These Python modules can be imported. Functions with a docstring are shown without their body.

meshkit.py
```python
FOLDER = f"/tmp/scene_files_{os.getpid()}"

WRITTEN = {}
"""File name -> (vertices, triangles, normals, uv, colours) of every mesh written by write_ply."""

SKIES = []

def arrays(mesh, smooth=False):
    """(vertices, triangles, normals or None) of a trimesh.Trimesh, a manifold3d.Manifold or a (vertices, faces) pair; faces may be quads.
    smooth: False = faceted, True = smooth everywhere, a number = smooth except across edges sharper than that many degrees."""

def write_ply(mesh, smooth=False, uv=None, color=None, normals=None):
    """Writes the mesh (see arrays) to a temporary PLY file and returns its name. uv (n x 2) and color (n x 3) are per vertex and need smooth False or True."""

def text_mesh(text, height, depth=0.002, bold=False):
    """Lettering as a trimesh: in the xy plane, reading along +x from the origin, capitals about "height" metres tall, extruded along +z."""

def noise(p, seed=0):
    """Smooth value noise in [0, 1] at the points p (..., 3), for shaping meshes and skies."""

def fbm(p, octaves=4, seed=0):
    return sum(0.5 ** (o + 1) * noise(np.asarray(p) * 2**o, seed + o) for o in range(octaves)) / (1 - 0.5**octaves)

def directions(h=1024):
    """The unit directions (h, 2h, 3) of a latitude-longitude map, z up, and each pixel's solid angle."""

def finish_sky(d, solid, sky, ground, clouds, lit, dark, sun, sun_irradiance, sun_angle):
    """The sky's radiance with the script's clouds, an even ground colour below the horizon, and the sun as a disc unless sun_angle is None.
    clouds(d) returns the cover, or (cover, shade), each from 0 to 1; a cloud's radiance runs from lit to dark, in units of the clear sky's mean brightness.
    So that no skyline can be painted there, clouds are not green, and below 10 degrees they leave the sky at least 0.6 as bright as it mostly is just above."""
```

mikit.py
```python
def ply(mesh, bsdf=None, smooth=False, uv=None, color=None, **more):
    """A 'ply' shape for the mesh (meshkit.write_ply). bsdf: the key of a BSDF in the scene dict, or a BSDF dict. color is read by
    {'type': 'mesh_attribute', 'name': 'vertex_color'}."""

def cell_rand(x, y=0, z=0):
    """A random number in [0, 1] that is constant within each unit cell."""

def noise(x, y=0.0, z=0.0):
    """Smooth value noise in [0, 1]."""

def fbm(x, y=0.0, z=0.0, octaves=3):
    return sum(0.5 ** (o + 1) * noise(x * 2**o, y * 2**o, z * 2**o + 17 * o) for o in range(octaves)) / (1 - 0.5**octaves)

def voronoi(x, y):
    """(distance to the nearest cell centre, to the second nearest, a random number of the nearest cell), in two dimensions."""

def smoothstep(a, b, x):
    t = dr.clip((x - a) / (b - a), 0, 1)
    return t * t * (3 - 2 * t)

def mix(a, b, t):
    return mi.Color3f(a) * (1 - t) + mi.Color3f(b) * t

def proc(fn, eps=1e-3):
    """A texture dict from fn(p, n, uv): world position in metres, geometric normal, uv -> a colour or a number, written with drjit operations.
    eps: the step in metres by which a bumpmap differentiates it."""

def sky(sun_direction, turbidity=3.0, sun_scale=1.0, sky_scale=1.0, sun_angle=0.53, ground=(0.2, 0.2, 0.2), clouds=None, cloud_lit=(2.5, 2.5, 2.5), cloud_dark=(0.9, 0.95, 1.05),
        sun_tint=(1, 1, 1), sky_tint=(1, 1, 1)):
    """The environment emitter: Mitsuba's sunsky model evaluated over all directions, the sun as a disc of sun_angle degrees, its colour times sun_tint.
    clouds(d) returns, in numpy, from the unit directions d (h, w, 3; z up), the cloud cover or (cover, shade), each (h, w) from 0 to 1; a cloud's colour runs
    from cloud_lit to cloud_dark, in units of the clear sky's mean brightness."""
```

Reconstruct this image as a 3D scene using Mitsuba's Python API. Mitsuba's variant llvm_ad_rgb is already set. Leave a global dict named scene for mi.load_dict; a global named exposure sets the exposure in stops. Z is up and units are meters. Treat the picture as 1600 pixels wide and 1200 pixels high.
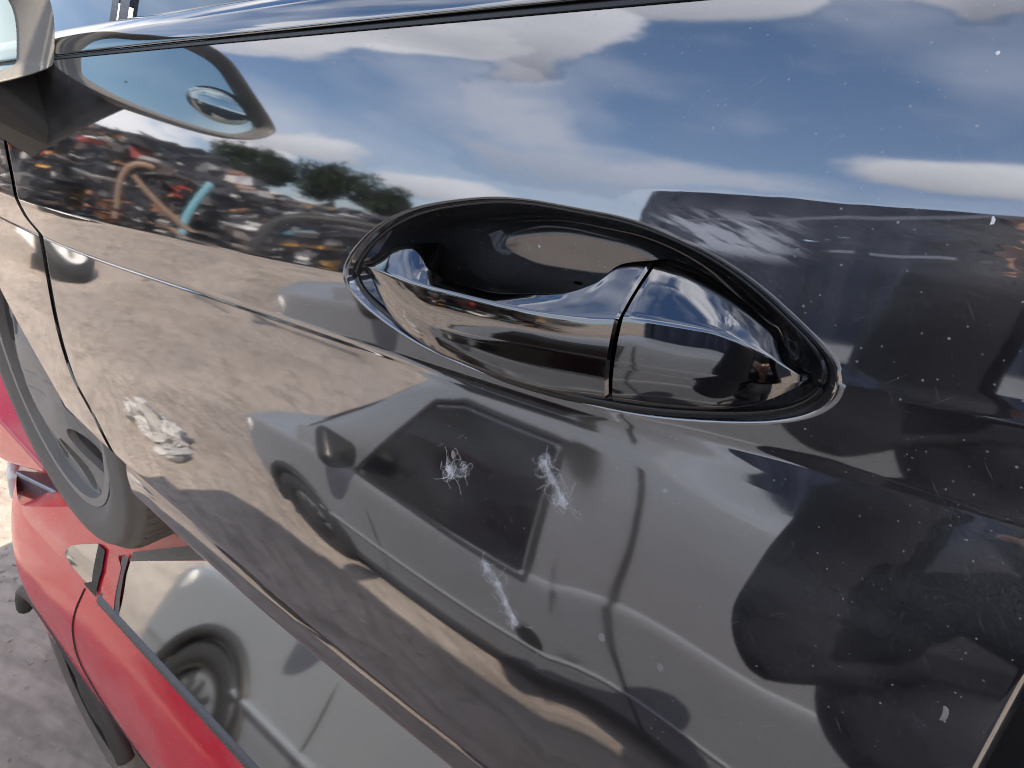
import math
import numpy as np
import trimesh
import drjit as dr
import mitsuba as mi
import mikit
import meshkit
from scipy.interpolate import PchipInterpolator, CubicSpline
from manifold3d import Manifold

T = mi.ScalarTransform4f
scene, labels = {}, {}
rng = np.random.default_rng(7)

# ------------------------------------------------------------------ camera, sky, exposure
CAM = np.array([0.0, -0.26, 0.0])
AXIS = np.array([-0.6263, 0.6687, -0.4006])
UP = np.array([-0.2420, 0.3178, 0.9168])
scene['camera'] = {'type': 'perspective', 'fov': 69.65, 'fov_axis': 'x', 'near_clip': 0.01, 'far_clip': 2000.0,
                   'to_world': T().look_at(origin=CAM.tolist(), target=(CAM + AXIS).tolist(), up=UP.tolist())}
exposure = 2.95
SUN = np.array([0.72, 0.60, 1.02])
GZ = -1.95          # the ground lies 1.95 m below the hand-held camera


# cumulus and veils: (azimuth, elevation, half-widths, slant, density, shade) in degrees
CLOUDS = [(-149, 17, 13, 6, .22, 1.0, .3), (-143, 18.5, 8, 3.6, .2, 1.0, .15), (-131, 23.5, 9, 4.5, .1, .95, .25), (-153, 15, 10, 3.2, .2, .8, .35), (-146, 7.0, 10, 3.2, .12, 1.0, .2), (-162, 2.8, 9, 2.2, .05, 1.0, .1), (-152, 4.0, 5, 1.8, 0, 1.0, .2),
          (-135, 4.2, 8, 1.8, 0, .95, .25), (-131, 11.5, 18, 6.0, -.12, .66, .3), (-119, 9.5, 17, 3.2, 0, .6, .3), (-116, 29, 13, 3.4, .1, .9, .35), (-97, 14, 9, 2.6, -.05, 1.0, .25), (-85, 22, 8, 3, 0, .8, .3)]


def cloud_cover(d):
    x, y, z = d[..., 0], d[..., 1], np.maximum(d[..., 2], 0.01)
    az, el = np.degrees(np.arctan2(y, x)), np.degrees(np.arcsin(np.clip(d[..., 2], -1, 1)))
    q = np.stack([az / 11.0, el / 4.0, az * 0 + 3.1], -1)
    w = meshkit.fbm(q * 0.7, 3, 5) - 0.5
    n = meshkit.fbm(np.stack([q[..., 0] + w * 1.2, q[..., 1] + w * 1.0, q[..., 2]], -1), 6, 2) - 0.5
    big = meshkit.fbm(np.stack([az / 26.0, el / 11.0, az * 0 + 9], -1), 5, 8)
    far = np.clip(np.maximum((-az - 172) / 8, (az + 78) / 10), 0, 1)
    cover = np.clip((big - 0.44) / 0.14, 0, 1) * far
    shade = np.clip((n + .1) * 1.5, 0, .6)
    for a, e, wa, we, sl, dens, sh in CLOUDS:
        u, v = (az - a) / wa, (el - e - sl * (az - a)) / we
        v = np.where(v < 0, v * 1.35, v)
        r = np.sqrt(u * u + v * v)
        c = np.clip((1.08 - r + n * 3.8) / (.42 if dens > .7 else 1.1), 0, 1)
        c = c * c * (3 - 2 * c) * dens
        shade = np.where(c > cover, np.clip(sh - .35 * v + n, 0, 1), shade)
        cover = np.maximum(cover, c)
    veil = np.clip((meshkit.fbm(np.stack([az / 15.0, el / 5.0 + az / 60.0, az * 0 + 1], -1), 6, 11) - 0.34) / 0.45, 0, 1) * 0.42
    return np.clip(np.maximum(cover, veil), 0, 1), np.clip(shade, 0, 1)


scene['sky'] = mikit.sky(SUN, turbidity=3.0, clouds=cloud_cover, ground=(0.25, 0.22, 0.2), cloud_lit=(3.6, 3.5, 3.45), cloud_dark=(1.25, 1.27, 1.38), sun_tint=(0.97, 1.0, 1.06), sky_tint=(1.06, 1.0, 0.96))


# ------------------------------------------------------------------ helpers
def rgb(*c):
    return {'type': 'rgb', 'value': list(c)}


def mat(name, d):
    if d['type'] in ('principled', 'blendbsdf', 'bumpmap', 'diffuse'):
        d = {'type': 'twosided', 'one': d}
    scene['mat_' + name] = d
    return 'mat_' + name


def numbered(key):
    if key not in scene and key not in labels and not any(k.startswith(key + '__') for k in scene):
        return key
    i = 1
    while any(k == f'{key}_{i:03d}' or k.startswith(f'{key}_{i:03d}__') for k in scene):
        i += 1
    return f'{key}_{i:03d}'


def obj(name, mesh, m, parent=None, smooth=35, normals=None, color=None, uv=None):
    key = numbered(f'{parent}__{name}' if parent else name)
    if normals is not None:
        v, f = mesh
        fn_ = np.cross(v[f[:, 1]] - v[f[:, 0]], v[f[:, 2]] - v[f[:, 0]])
        if (fn_ * normals[f[:, 0]]).sum() < 0:
            f = f[:, ::-1]
        path = meshkit.write_ply((v, f), False, normals=normals)
        scene[key] = {'type': 'ply', 'filename': path, 'face_normals': False, 'bsdf': {'type': 'ref', 'id': m}}
    else:
        scene[key] = mikit.ply(mesh, m, smooth=smooth, color=color, uv=uv)
    return key


def tag(key, label=None, cat=None, group=None, kind=None):
    d = {}
    if label: d['label'] = label
    if cat: d['category'] = cat
    if group: d['group'] = group
    if kind: d['kind'] = kind
    labels[key] = d
    return key


def cat_(ms):
    return trimesh.util.concatenate([trimesh.Trimesh(np.asarray(m[0], float), np.asarray(m[1]), process=False) if isinstance(m, tuple) else m for m in ms])


def grid_faces(nu, nv, closed=False, keep=None):
    """Quads of a vertex grid (nu rows, nv columns), closed along the columns."""
    i, j = np.meshgrid(np.arange(nu - 1), np.arange(nv if closed else nv - 1), indexing='ij')
    j2 = (j + 1) % nv
    q = np.stack([i * nv + j, i * nv + j2, (i + 1) * nv + j2, (i + 1) * nv + j], -1).reshape(-1, 4)
    if keep is not None:
        q = q[keep.reshape(-1)]
    return np.vstack([q[:, [0, 1, 2]], q[:, [0, 2, 3]]])


def loft(rings, cap=True):
    """rings (n, m, 3), each a closed loop -> trimesh"""
    r = np.asarray(rings, float)
    n, m = r.shape[:2]
    v, f = r.reshape(-1, 3), grid_faces(n, m, True)
    if cap:
        v = np.vstack([v, r[0].mean(0), r[-1].mean(0)])
        j = np.arange(m); k = (j + 1) % m
        f = np.vstack([f, np.stack([k, j, np.full(m, n * m)], 1), np.stack([(n - 1) * m + j, (n - 1) * m + k, np.full(m, n * m + 1)], 1)])
    t = trimesh.Trimesh(v, f, process=False)
    if t.volume < 0:
        t.invert()
    return t


def sweep(path, radius, sides=8):
    p = np.asarray(path, float)
    t = np.gradient(p, axis=0); t /= np.linalg.norm(t, axis=1, keepdims=True) + 1e-12
    ref = np.array([0.13, 0.07, 1.0]) if abs(t[:, 2]).mean() < 0.8 else np.array([1.0, 0.1, 0])
    a = np.cross(t, ref); a /= np.linalg.norm(a, axis=1, keepdims=True)
    b = np.cross(t, a)
    ang = np.arange(sides) * 2 * np.pi / sides
    r = np.broadcast_to(radius, (len(p),))
    return loft(p[:, None] + r[:, None, None] * (np.cos(ang)[None, :, None] * a[:, None] + np.sin(ang)[None, :, None] * b[:, None]))


def box(size, at=(0, 0, 0), rot=None):
    b = trimesh.creation.box(size)
    if rot is not None:
        b.apply_transform(trimesh.transformations.euler_matrix(*rot))
    b.apply_translation(at)
    return b


def rbox(size, r, at=(0, 0, 0)):
    s = np.asarray(size, float) / 2 - r
    pts = [Manifold.sphere(r, 12).translate((a * s[0], b * s[1], c * s[2])) for a in (-1, 1) for b in (-1, 1) for c in (-1, 1)]
    m = Manifold.batch_hull(pts).to_mesh()
    t = trimesh.Trimesh(m.vert_properties[:, :3], m.tri_verts)
    t.apply_translation(at)
    return t


def hull(spheres, seg=16):
    m = Manifold.batch_hull([Manifold.sphere(r, seg).translate(tuple(map(float, p))) for p, r in spheres]).to_mesh()
    return trimesh.Trimesh(m.vert_properties[:, :3], m.tri_verts)


def smooth01(a, b, x):
    t = np.clip((x - a) / (b - a), 0, 1)
    return t * t * (3 - 2 * t)


# ------------------------------------------------------------------ materials
def dust(p, n, uv):
    """Cover of pale dust: specks, short hairline scratches, a thin film, and the scraped patch behind the handle."""
    d1, _, r1 = mikit.voronoi(p.x * 420.0, p.z * 420.0)
    patchy = mikit.smoothstep(0.35, 0.75, mikit.fbm(p.x * 22.0, p.z * 22.0, 3.0, 3))
    speck = dr.select((r1 > 0.93 - 0.10 * patchy) & (d1 < 0.05 + 0.16 * dr.square(mikit.cell_rand(r1 * 9999.0))), 0.12 + 0.5 * mikit.cell_rand(r1 * 7777.0), 0.0)
    d2, _, r2 = mikit.voronoi(p.x * 130.0 + 13.0 + 0.3 * mikit.noise(p.x * 900.0, p.z * 900.0), p.z * 130.0 + 3.0 + 0.3 * mikit.noise(p.z * 900.0, p.x * 900.0))
    speck2 = dr.select((r2 > 0.991) & (d2 < 0.03 + 0.07 * mikit.cell_rand(r2 * 5555.0)), 0.6, 0.0)
    d3, _, r3 = mikit.voronoi((p.x * 0.8 + p.z * 0.6) * 45.0, (p.z * 0.8 - p.x * 0.6) * 700.0)
    d4, _, r4 = mikit.voronoi((p.x * 0.5 - p.z * 0.85) * 60.0, (p.z * 0.5 + p.x * 0.85) * 800.0)
    hair = dr.select(((r3 > 0.982) & (d3 < 0.2)) | ((r4 > 0.985) & (d4 < 0.2)), 0.04 + 0.12 * patchy, 0.0)
    film = (0.025 + 0.075 * mikit.smoothstep(0.25, 0.8, mikit.fbm(p.x * 14.0, p.y * 18.0, p.z * 30.0, 4))) * (0.45 + 1.1 * mikit.noise(p.x * 2600.0, p.z * 2600.0, p.y * 900.0))
    fan = mikit.smoothstep(-0.27, -0.24, p.x) * (1 - mikit.smoothstep(-0.17, -0.13, p.x)) * mikit.smoothstep(-0.066, -0.060, p.z) * (1 - mikit.smoothstep(-0.045, -0.030, p.z))
    dx = p.x + 0.21
    d5, _, r5 = mikit.voronoi((dx - (p.z + 0.06) * dx * 9.0 - dr.square(p.z + 0.06) * 2.0) * 420.0, p.z * 26.0)
    d6, _, r6 = mikit.voronoi((dx + (p.z + 0.06) * 0.9) * 300.0, p.z * 22.0 + 7.0)
    swirl = fan * dr.select(((r5 > 0.72) & (d5 < 0.16)) | ((r6 > 0.85) & (d6 < 0.14)), 0.11, 0.0)
    hair = dr.maximum(hair, swirl)
    near = mikit.smoothstep(-0.172, -0.15, p.x)
    t1 = mikit.fbm(p.x * 60.0, p.z * 420.0 + p.x * 120.0, 1.0, 4)
    body = near * (1 - mikit.smoothstep(-0.118, -0.095, p.x)) * mikit.smoothstep(-0.0745, -0.069, p.z) * (1 - mikit.smoothstep(-0.0605, -0.054, p.z))
    scrape = body * mikit.smoothstep(0.38, 0.62, t1) * 0.75
    along = near * (1 - mikit.smoothstep(-0.01, 0.03, p.x))
    zl = -0.0685 + (p.x + 0.13) * 0.062 + 0.0012 * (mikit.noise(p.x * 70.0, 5.0) - 0.5)
    line = along * (1 - mikit.smoothstep(0.0002, 0.0007, dr.abs(p.z - zl))) * 0.35 * mikit.smoothstep(0.3, 0.55, mikit.noise(p.x * 160.0, 2.0))
    ze = -0.0555 + (p.x + 0.10) * 0.105 + 0.0010 * (mikit.noise(p.x * 90.0, 1.0) - 0.5)
    edge = along * (1 - mikit.smoothstep(0.0002, 0.0009, dr.abs(p.z - ze))) * 0.25
    haze = along * mikit.smoothstep(-0.073, -0.067, p.z) * (1 - mikit.smoothstep(-0.055, -0.050, p.z)) * 0.10 * mikit.fbm(p.x * 35.0, p.z * 200.0, 7.0, 3)
    return dr.clip(dr.maximum(dr.maximum(dr.maximum(speck, speck2), hair), dr.maximum(scrape, dr.maximum(line, edge))) + film + haze, 0, 1)


def peel(p, n, uv):
    return mikit.noise(p.x * 400.0, p.y * 400.0, p.z * 400.0) + 0.3 * mikit.noise(p.x * 1100.0, p.y * 1100.0, p.z * 1100.0)


mat('black_paint', {'type': 'bumpmap', 'tex': mikit.proc(peel, 3e-4), 'scale': 3.5e-7, 'bs': {'type': 'blendbsdf', 'weight': mikit.proc(dust), 'a': {'type': 'principled', 'base_color': rgb(0.232, 0.241, 0.264), 'metallic': 1.0, 'roughness': 0.04},
                    'b': {'type': 'diffuse', 'reflectance': rgb(0.42, 0.42, 0.44)}}})
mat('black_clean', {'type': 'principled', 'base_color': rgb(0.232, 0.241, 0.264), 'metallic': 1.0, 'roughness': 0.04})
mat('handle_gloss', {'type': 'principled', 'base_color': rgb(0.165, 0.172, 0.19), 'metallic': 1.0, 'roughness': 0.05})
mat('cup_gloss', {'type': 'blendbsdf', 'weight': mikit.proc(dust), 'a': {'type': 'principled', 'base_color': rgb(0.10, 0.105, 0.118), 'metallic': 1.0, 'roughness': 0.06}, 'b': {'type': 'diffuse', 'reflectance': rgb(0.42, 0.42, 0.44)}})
mat('rubber', {'type': 'principled', 'base_color': rgb(0.022, 0.022, 0.023), 'roughness': 0.55})
mat('gasket', {'type': 'principled', 'base_color': rgb(0.015, 0.015, 0.016), 'roughness': 0.22})
mat('tyre', {'type': 'principled', 'base_color': rgb(0.15, 0.135, 0.12), 'roughness': 0.85})
mat('dusty_plastic', {'type': 'principled', 'base_color': rgb(0.05, 0.048, 0.046), 'roughness': 0.6})
mat('mirror_housing', {'type': 'principled', 'base_color': rgb(0.16, 0.155, 0.15), 'roughness': 0.45})
mat('mirror_glass', {'type': 'principled', 'base_color': rgb(0.62, 0.74, 0.74), 'metallic': 1.0, 'roughness': 0.02})
mat('window', {'type': 'principled', 'base_color': rgb(0.22, 0.24, 0.25), 'metallic': 1.0, 'roughness': 0.03})
mat('red_window', {'type': 'principled', 'base_color': rgb(0.38, 0.41, 0.44), 'metallic': 1.0, 'roughness': 0.05})
def red_dirt(p, n, uv):
    a = mikit.fbm(p.x * 7.0, p.y * 7.0, p.z * 12.0, 4)
    d1, _, r1 = mikit.voronoi(p.x * 110.0, p.z * 110.0 + p.y * 80.0)
    sp = dr.select((r1 > 0.9) & (d1 < 0.14), 0.45, 0.0)
    return mikit.mix((0.52, 0.009, 0.032), (0.42, 0.28, 0.26), dr.maximum(sp, 0.16 * mikit.smoothstep(0.4, 0.75, a)))


def red_rough(p, n, uv):
    return 0.10 + 0.14 * mikit.fbm(p.x * 9.0, p.y * 9.0, p.z * 14.0, 3)


mat('red_paint', {'type': 'principled', 'base_color': mikit.proc(red_dirt), 'roughness': mikit.proc(red_rough), 'clearcoat': 1.0, 'clearcoat_gloss': 1.0, 'specular': 0.6})
mat('trim_grey', {'type': 'principled', 'base_color': rgb(0.07, 0.07, 0.075), 'roughness': 0.4})
mat('rim_metal', {'type': 'principled', 'base_color': rgb(0.21, 0.20, 0.19), 'roughness': 0.5})
mat('rim_black', {'type': 'principled', 'base_color': rgb(0.02, 0.02, 0.02), 'roughness': 0.35})
mat('lens', {'type': 'principled', 'base_color': rgb(0.25, 0.27, 0.30), 'metallic': 0.6, 'roughness': 0.15})
mat('stone', {'type': 'diffuse', 'reflectance': rgb(.30, .28, .26)})
mat('chrome', {'type': 'principled', 'base_color': rgb(0.75, 0.75, 0.75), 'metallic': 1.0, 'roughness': 0.12})
mat('silver_paint', {'type': 'principled', 'base_color': rgb(0.225, 0.245, 0.27), 'metallic': 0.2, 'roughness': 0.35, 'clearcoat': 1.0, 'clearcoat_gloss': 0.95})
mat('navy_paint', {'type': 'principled', 'base_color': rgb(0.013, 0.019, 0.040), 'roughness': 0.35})
mat('dark_glass', {'type': 'principled', 'base_color': rgb(0.005, 0.005, 0.006), 'roughness': 0.06, 'specular': 0.35})
mat('white_plastic', {'type': 'principled', 'base_color': rgb(0.75, 0.74, 0.72), 'roughness': 0.4})
mat('scrap', {'type': 'principled', 'base_color': {'type': 'mesh_attribute', 'name': 'vertex_color'}, 'roughness': 0.5})
mat('leaf', {'type': 'diffuse', 'reflectance': {'type': 'mesh_attribute', 'name': 'vertex_color'}})
mat('bark', {'type': 'diffuse', 'reflectance': rgb(0.10, 0.075, 0.055)})
mat('jacket', {'type': 'principled', 'base_color': rgb(0.016, 0.018, 0.028), 'roughness': 0.8, 'sheen': 0.3})
mat('skin', {'type': 'principled', 'base_color': rgb(0.45, 0.26, 0.19), 'roughness': 0.5})
mat('cobweb', {'type': 'diffuse', 'reflectance': rgb(0.8, 0.8, 0.82)})


def ground_color(p, n, uv):
    a = mikit.fbm(p.x * 0.5, p.y * 0.5, 1.0, 4)
    b = mikit.fbm(p.x * 3.0, p.y * 5.0, 4.0, 4)
    c = mikit.fbm(p.x * 22.0, p.y * 40.0, 2.0, 3)
    base = mikit.mix((0.37, 0.325, 0.29), (0.29, 0.255, 0.23), mikit.smoothstep(0.3, 0.7, a))
    base = mikit.mix(base, (0.16, 0.145, 0.13), mikit.smoothstep(0.55, 0.8, b) * 0.40)
    d = mikit.fbm(p.x * 5.0 + p.y * 2.0, p.y * 30.0 - p.x * 9.0, 3.0, 4)
    base = base * (0.80 + 0.25 * mikit.smoothstep(0.25, 0.7, d))
    return base * (0.86 + 0.32 * c)


def ground_bump(p, n, uv):
    return 0.012 * mikit.fbm(p.x * 9.0, p.y * 9.0, 1.0, 4) + 0.006 * mikit.fbm(p.x * 50.0, p.y * 50.0, 1.0, 2)


mat('ground', {'type': 'bumpmap', 'tex': mikit.proc(ground_bump, 0.004), 'scale': 1.0, 'b': {'type': 'diffuse', 'reflectance': mikit.proc(ground_color)}})

# ------------------------------------------------------------------ the black car's side: one sculpted surface y(x, z)
# tables of the outward lean (degrees, positive = the panel faces up) against height
FRONT = [(.10, 24), (.022, 15), (0, 12.5), (-.03, 11), (-.06, 9.5), (-.09, 7.5), (-.1105, 6.5), (-.1155, -1), (-.125, -3), (-.14, -3.5), (-.160, -4), (-.1636, 0), (-.1643, 25), (-.1656, 25), (-.1664, 6), (-.171, 6), (-.2, 6.5), (-.25, 5.5), (-.29, 3.5),
         (-.32, 1), (-.37, -1), (-.422, -3.5), (-.433, -6), (-.443, -40), (-.468, -45), (-.5, -30)]
REAR = [(.10, 24), (.022, 15), (0, 13), (-.03, 11.5), (-.06, 9.5), (-.09, 7), (-.1105, 6), (-.1155, -1), (-.125, -3.5), (-.14, -4), (-.158, -4), (-.163, 8), (-.170, 10.5), (-.178, 10.5), (-.2, 10), (-.25, 8.5), (-.275, 7.2), (-.30, 4.6),
        (-.33, 1.5), (-.37, -1), (-.422, -4), (-.433, -6), (-.443, -40), (-.468, -45), (-.5, -30)]
RIGHT = [(.10, 24), (.022, 15), (0, 13), (-.03, 11.5), (-.0495, 10.3), (-.051, 7.2), (-.10, 7.4), (-.106, 8), (-.110, 15), (-.1125, 15), (-.1155, -2), (-.13, -4.5), (-.147, -5), (-.152, 2), (-.1545, 17), (-.156, 17), (-.160, 14), (-.175, 15), (-.19, 12.5), (-.22, 10),
         (-.25, 8.5), (-.275, 7.2), (-.30, 4.6), (-.33, 1.5), (-.37, -1), (-.422, -4), (-.433, -6), (-.443, -40), (-.468, -45), (-.5, -30)]
ZT = np.arange(-.53, .1201, .0001)


def lean(table):
    z, t = np.array(sorted(table)).T
    s = np.tan(np.radians(np.interp(ZT, z, t)))
    y = np.concatenate([[0], np.cumsum((s[1:] + s[:-1]) / 2 * np.diff(ZT))])
    return y - np.interp(-.113, ZT, y) - 0.006


Y_FRONT, Y_REAR, Y_RIGHT = lean(FRONT), lean(REAR), lean(RIGHT)
S1 = PchipInterpolator([-1.6, -1.1, -.367, -.2, 0.3], np.array([-.146, -.140, -.1165, -.113, -.1105]) + .113, extrapolate=True)
S2 = PchipInterpolator([-1.6, -.92, -.42, -.168, 0, .3], np.array([-.178, -.173, -.1635, -.164, -.160, -.158]) + .165, extrapolate=True)


def shift(x, z):
    b1 = np.where(z > -.113, smooth01(.02, -.113, z), np.clip((z + .165) / .052, 0, 1))
    b2 = np.where(z > -.165, np.clip((-.113 - z) / .052, 0, 1), 1 - smooth01(-.165, -.34, z))
    return S1(x) * b1 + S2(x) * b2


# outline of the handle's hollow in (x, z)
HOLLOW = np.array([(-.3701, -.118), (-.3583, -.0986), (-.3311, -.0808), (-.2871, -.0672), (-.2502, -.0619), (-.1964, -.0631), (-.1546, -.0694), (-.1205, -.0827), (-.0992, -.0964), (-.086, -.1086),
                   (-.0854, -.1175), (-.0935, -.1271), (-.1274, -.1404), (-.1792, -.15), (-.2265, -.1525), (-.2876, -.1497), (-.3416, -.1373)])
HC = np.array([-.228, -.107])
_a = np.arctan2((HOLLOW - HC)[:, 1], (HOLLOW - HC)[:, 0])
_o = np.argsort(_a)
_a, _h = _a[_o], HOLLOW[_o]
_per = CubicSpline(np.r_[_a, _a[0] + 2 * np.pi], np.vstack([_h, _h[:1]]) - HC, bc_type='periodic')
_th = np.linspace(_a[0], _a[0] + 2 * np.pi, 721)
_pp = _per(_th)
_pa = np.unwrap(np.arctan2(_pp[:, 1], _pp[:, 0])); _pr = np.hypot(_pp[:, 0], _pp[:, 1])


def hollow_r(ang):
    return np.interp((ang - _pa[0]) % (2 * np.pi) + _pa[0], _pa, _pr)


DEPTH = PchipInterpolator([0, .5, .66, .77, .85, .91, .955, .985, 1.01, 1.03, 1.05, 3], [.040, .040, .0385, .034, .025, .015, .0092, .0058, .0024, .0004, 0, 0])


def hollow_scale(x, z):
    return np.hypot(x - HC[0], z - HC[1]) / hollow_r(np.arctan2(z - HC[1], x - HC[0]))


DENTS = []


def side(x, z, hollow=True):
    """How far in (+y) the car's side lies at (x, z)."""
    x, z = np.asarray(x, float), np.asarray(z, float)
    c = z - shift(x, z)
    wr = smooth01(-.75, -.25, x)
    wx = smooth01(-.205, -.085, x)
    y = (1 - wr) * np.interp(c, ZT, Y_FRONT) + wr * ((1 - wx) * np.interp(c, ZT, Y_REAR) + wx * np.interp(c, ZT, Y_RIGHT))
    y = y + 0.05 * (x + .45) ** 2
    for fn in DENTS:
        y = y + fn(x, z)
    if hollow:
        y = y + DEPTH(np.clip(hollow_scale(x, z), 0, 2.9))
    return y


def surf(x, z, hollow=True, fn=None):
    """Points and exact outward normals of the side."""
    g = (lambda a, b: side(a, b, hollow)) if fn is None else fn
    h = 2.5e-4
    y = g(x, z)
    sx, sz = (g(x + h, z) - g(x - h, z)) / (2 * h), (g(x, z + h) - g(x, z - h)) / (2 * h)
    n = np.stack([sx, -np.ones_like(sx), sz], -1)
    return np.stack([x, y, z], -1), n / np.linalg.norm(n, axis=-1, keepdims=True)


def scuff(x, z):
    """The scraped dent behind the handle: torn, wavy paint along a nearly level strip."""
    m = smooth01(-.175, -.14, x) * (1 - smooth01(.04, .10, x)) * np.exp(-((z + .060) / .008) ** 2)
    p = np.stack([x * 45, z * 170, z * 0], -1)
    return m * (meshkit.fbm(p, 3, 3) - .5) * .00035 + m * .0002


DENTS.append(scuff)

SHUT = np.array([(-1.082, -.153), (-1.033, -.177), (-1.031, -.225), (-1.029, -.274), (-1.021, -.346), (-.971, -.396), (-.946, -.433), (-.916, -.465), (-.87, -.48), (-.79, -.50)])
SHUT_X = PchipInterpolator(np.r_[SHUT[::-1, 1], -.12, .0, .06], np.r_[SHUT[::-1, 0], -1.10, -1.12, -1.13])
REAR_X = PchipInterpolator([-.53, -.45, -.25, -.2, -.1, 0, .06], [-.06, -.03, -.0035, .003, .018, .03, .034])


def rows_between(lo, hi):
    z, out = hi, []
    fine = [-.165, -.113, -.050, -.443, -.46]
    while z > lo:
        out.append(z)
        near = min(abs(z - c) for c in fine)
        z -= .00045 if near < .009 else (.0012 if near < .022 else .0028)
    return np.array(out + [lo])


def panel_sheet(xa, xb, zlo, zhi, nx, gap=.0040, roll=.004, depth=.0035):
    """A piece of the side between the curves xa(z) and xb(z), its ends rolled inwards; (v, f, n)."""
    c = rows_between(zlo, zhi)
    u = np.linspace(0, 1, nx)
    u = np.unique(np.r_[u, np.linspace(0, .012, 8), 1 - np.linspace(0, .012, 8)])
    Z = np.repeat(c[:, None], len(u), 1)
    A = np.asarray(xa(Z)) + gap; B = np.asarray(xb(Z)) - gap
    X = A + (B - A) * u
    for _ in range(6):
        Zn = c[:, None] + shift(X, Z)
        Z = Zn
        A = np.asarray(xa(Z)) + gap; B = np.asarray(xb(Z)) - gap
        X = A + (B - A) * u

    def fn(x, z):
        y = side(x, z, False)
        e = np.minimum(x - (np.asarray(xa(z)) + gap), (np.asarray(xb(z)) - gap) - x)
        return y + depth * np.clip(1 - e / roll, 0, 1.2) ** 2
    v, n = surf(X, Z, fn=fn)
    return v, n, X, Z


# ------------------------------------------------------------------ black car
black = 'black_car'
labels[black] = {'label': 'glossy black car with a dusty scratched front door, resting on top of the red car', 'category': 'car'}
door = black + '__door'
v, n, X, Z = panel_sheet(lambda z: SHUT_X(z) + .002, REAR_X, -.468, .0185, 330)
R = hollow_scale(X, Z)
inside = R < 1.075
keep = ~(inside[:-1, :-1] | inside[1:, :-1] | inside[:-1, 1:] | inside[1:, 1:])
f = grid_faces(v.shape[0], v.shape[1], keep=keep)
obj('door', (v.reshape(-1, 3), f), 'mat_black_paint', black, normals=n.reshape(-1, 3))
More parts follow.
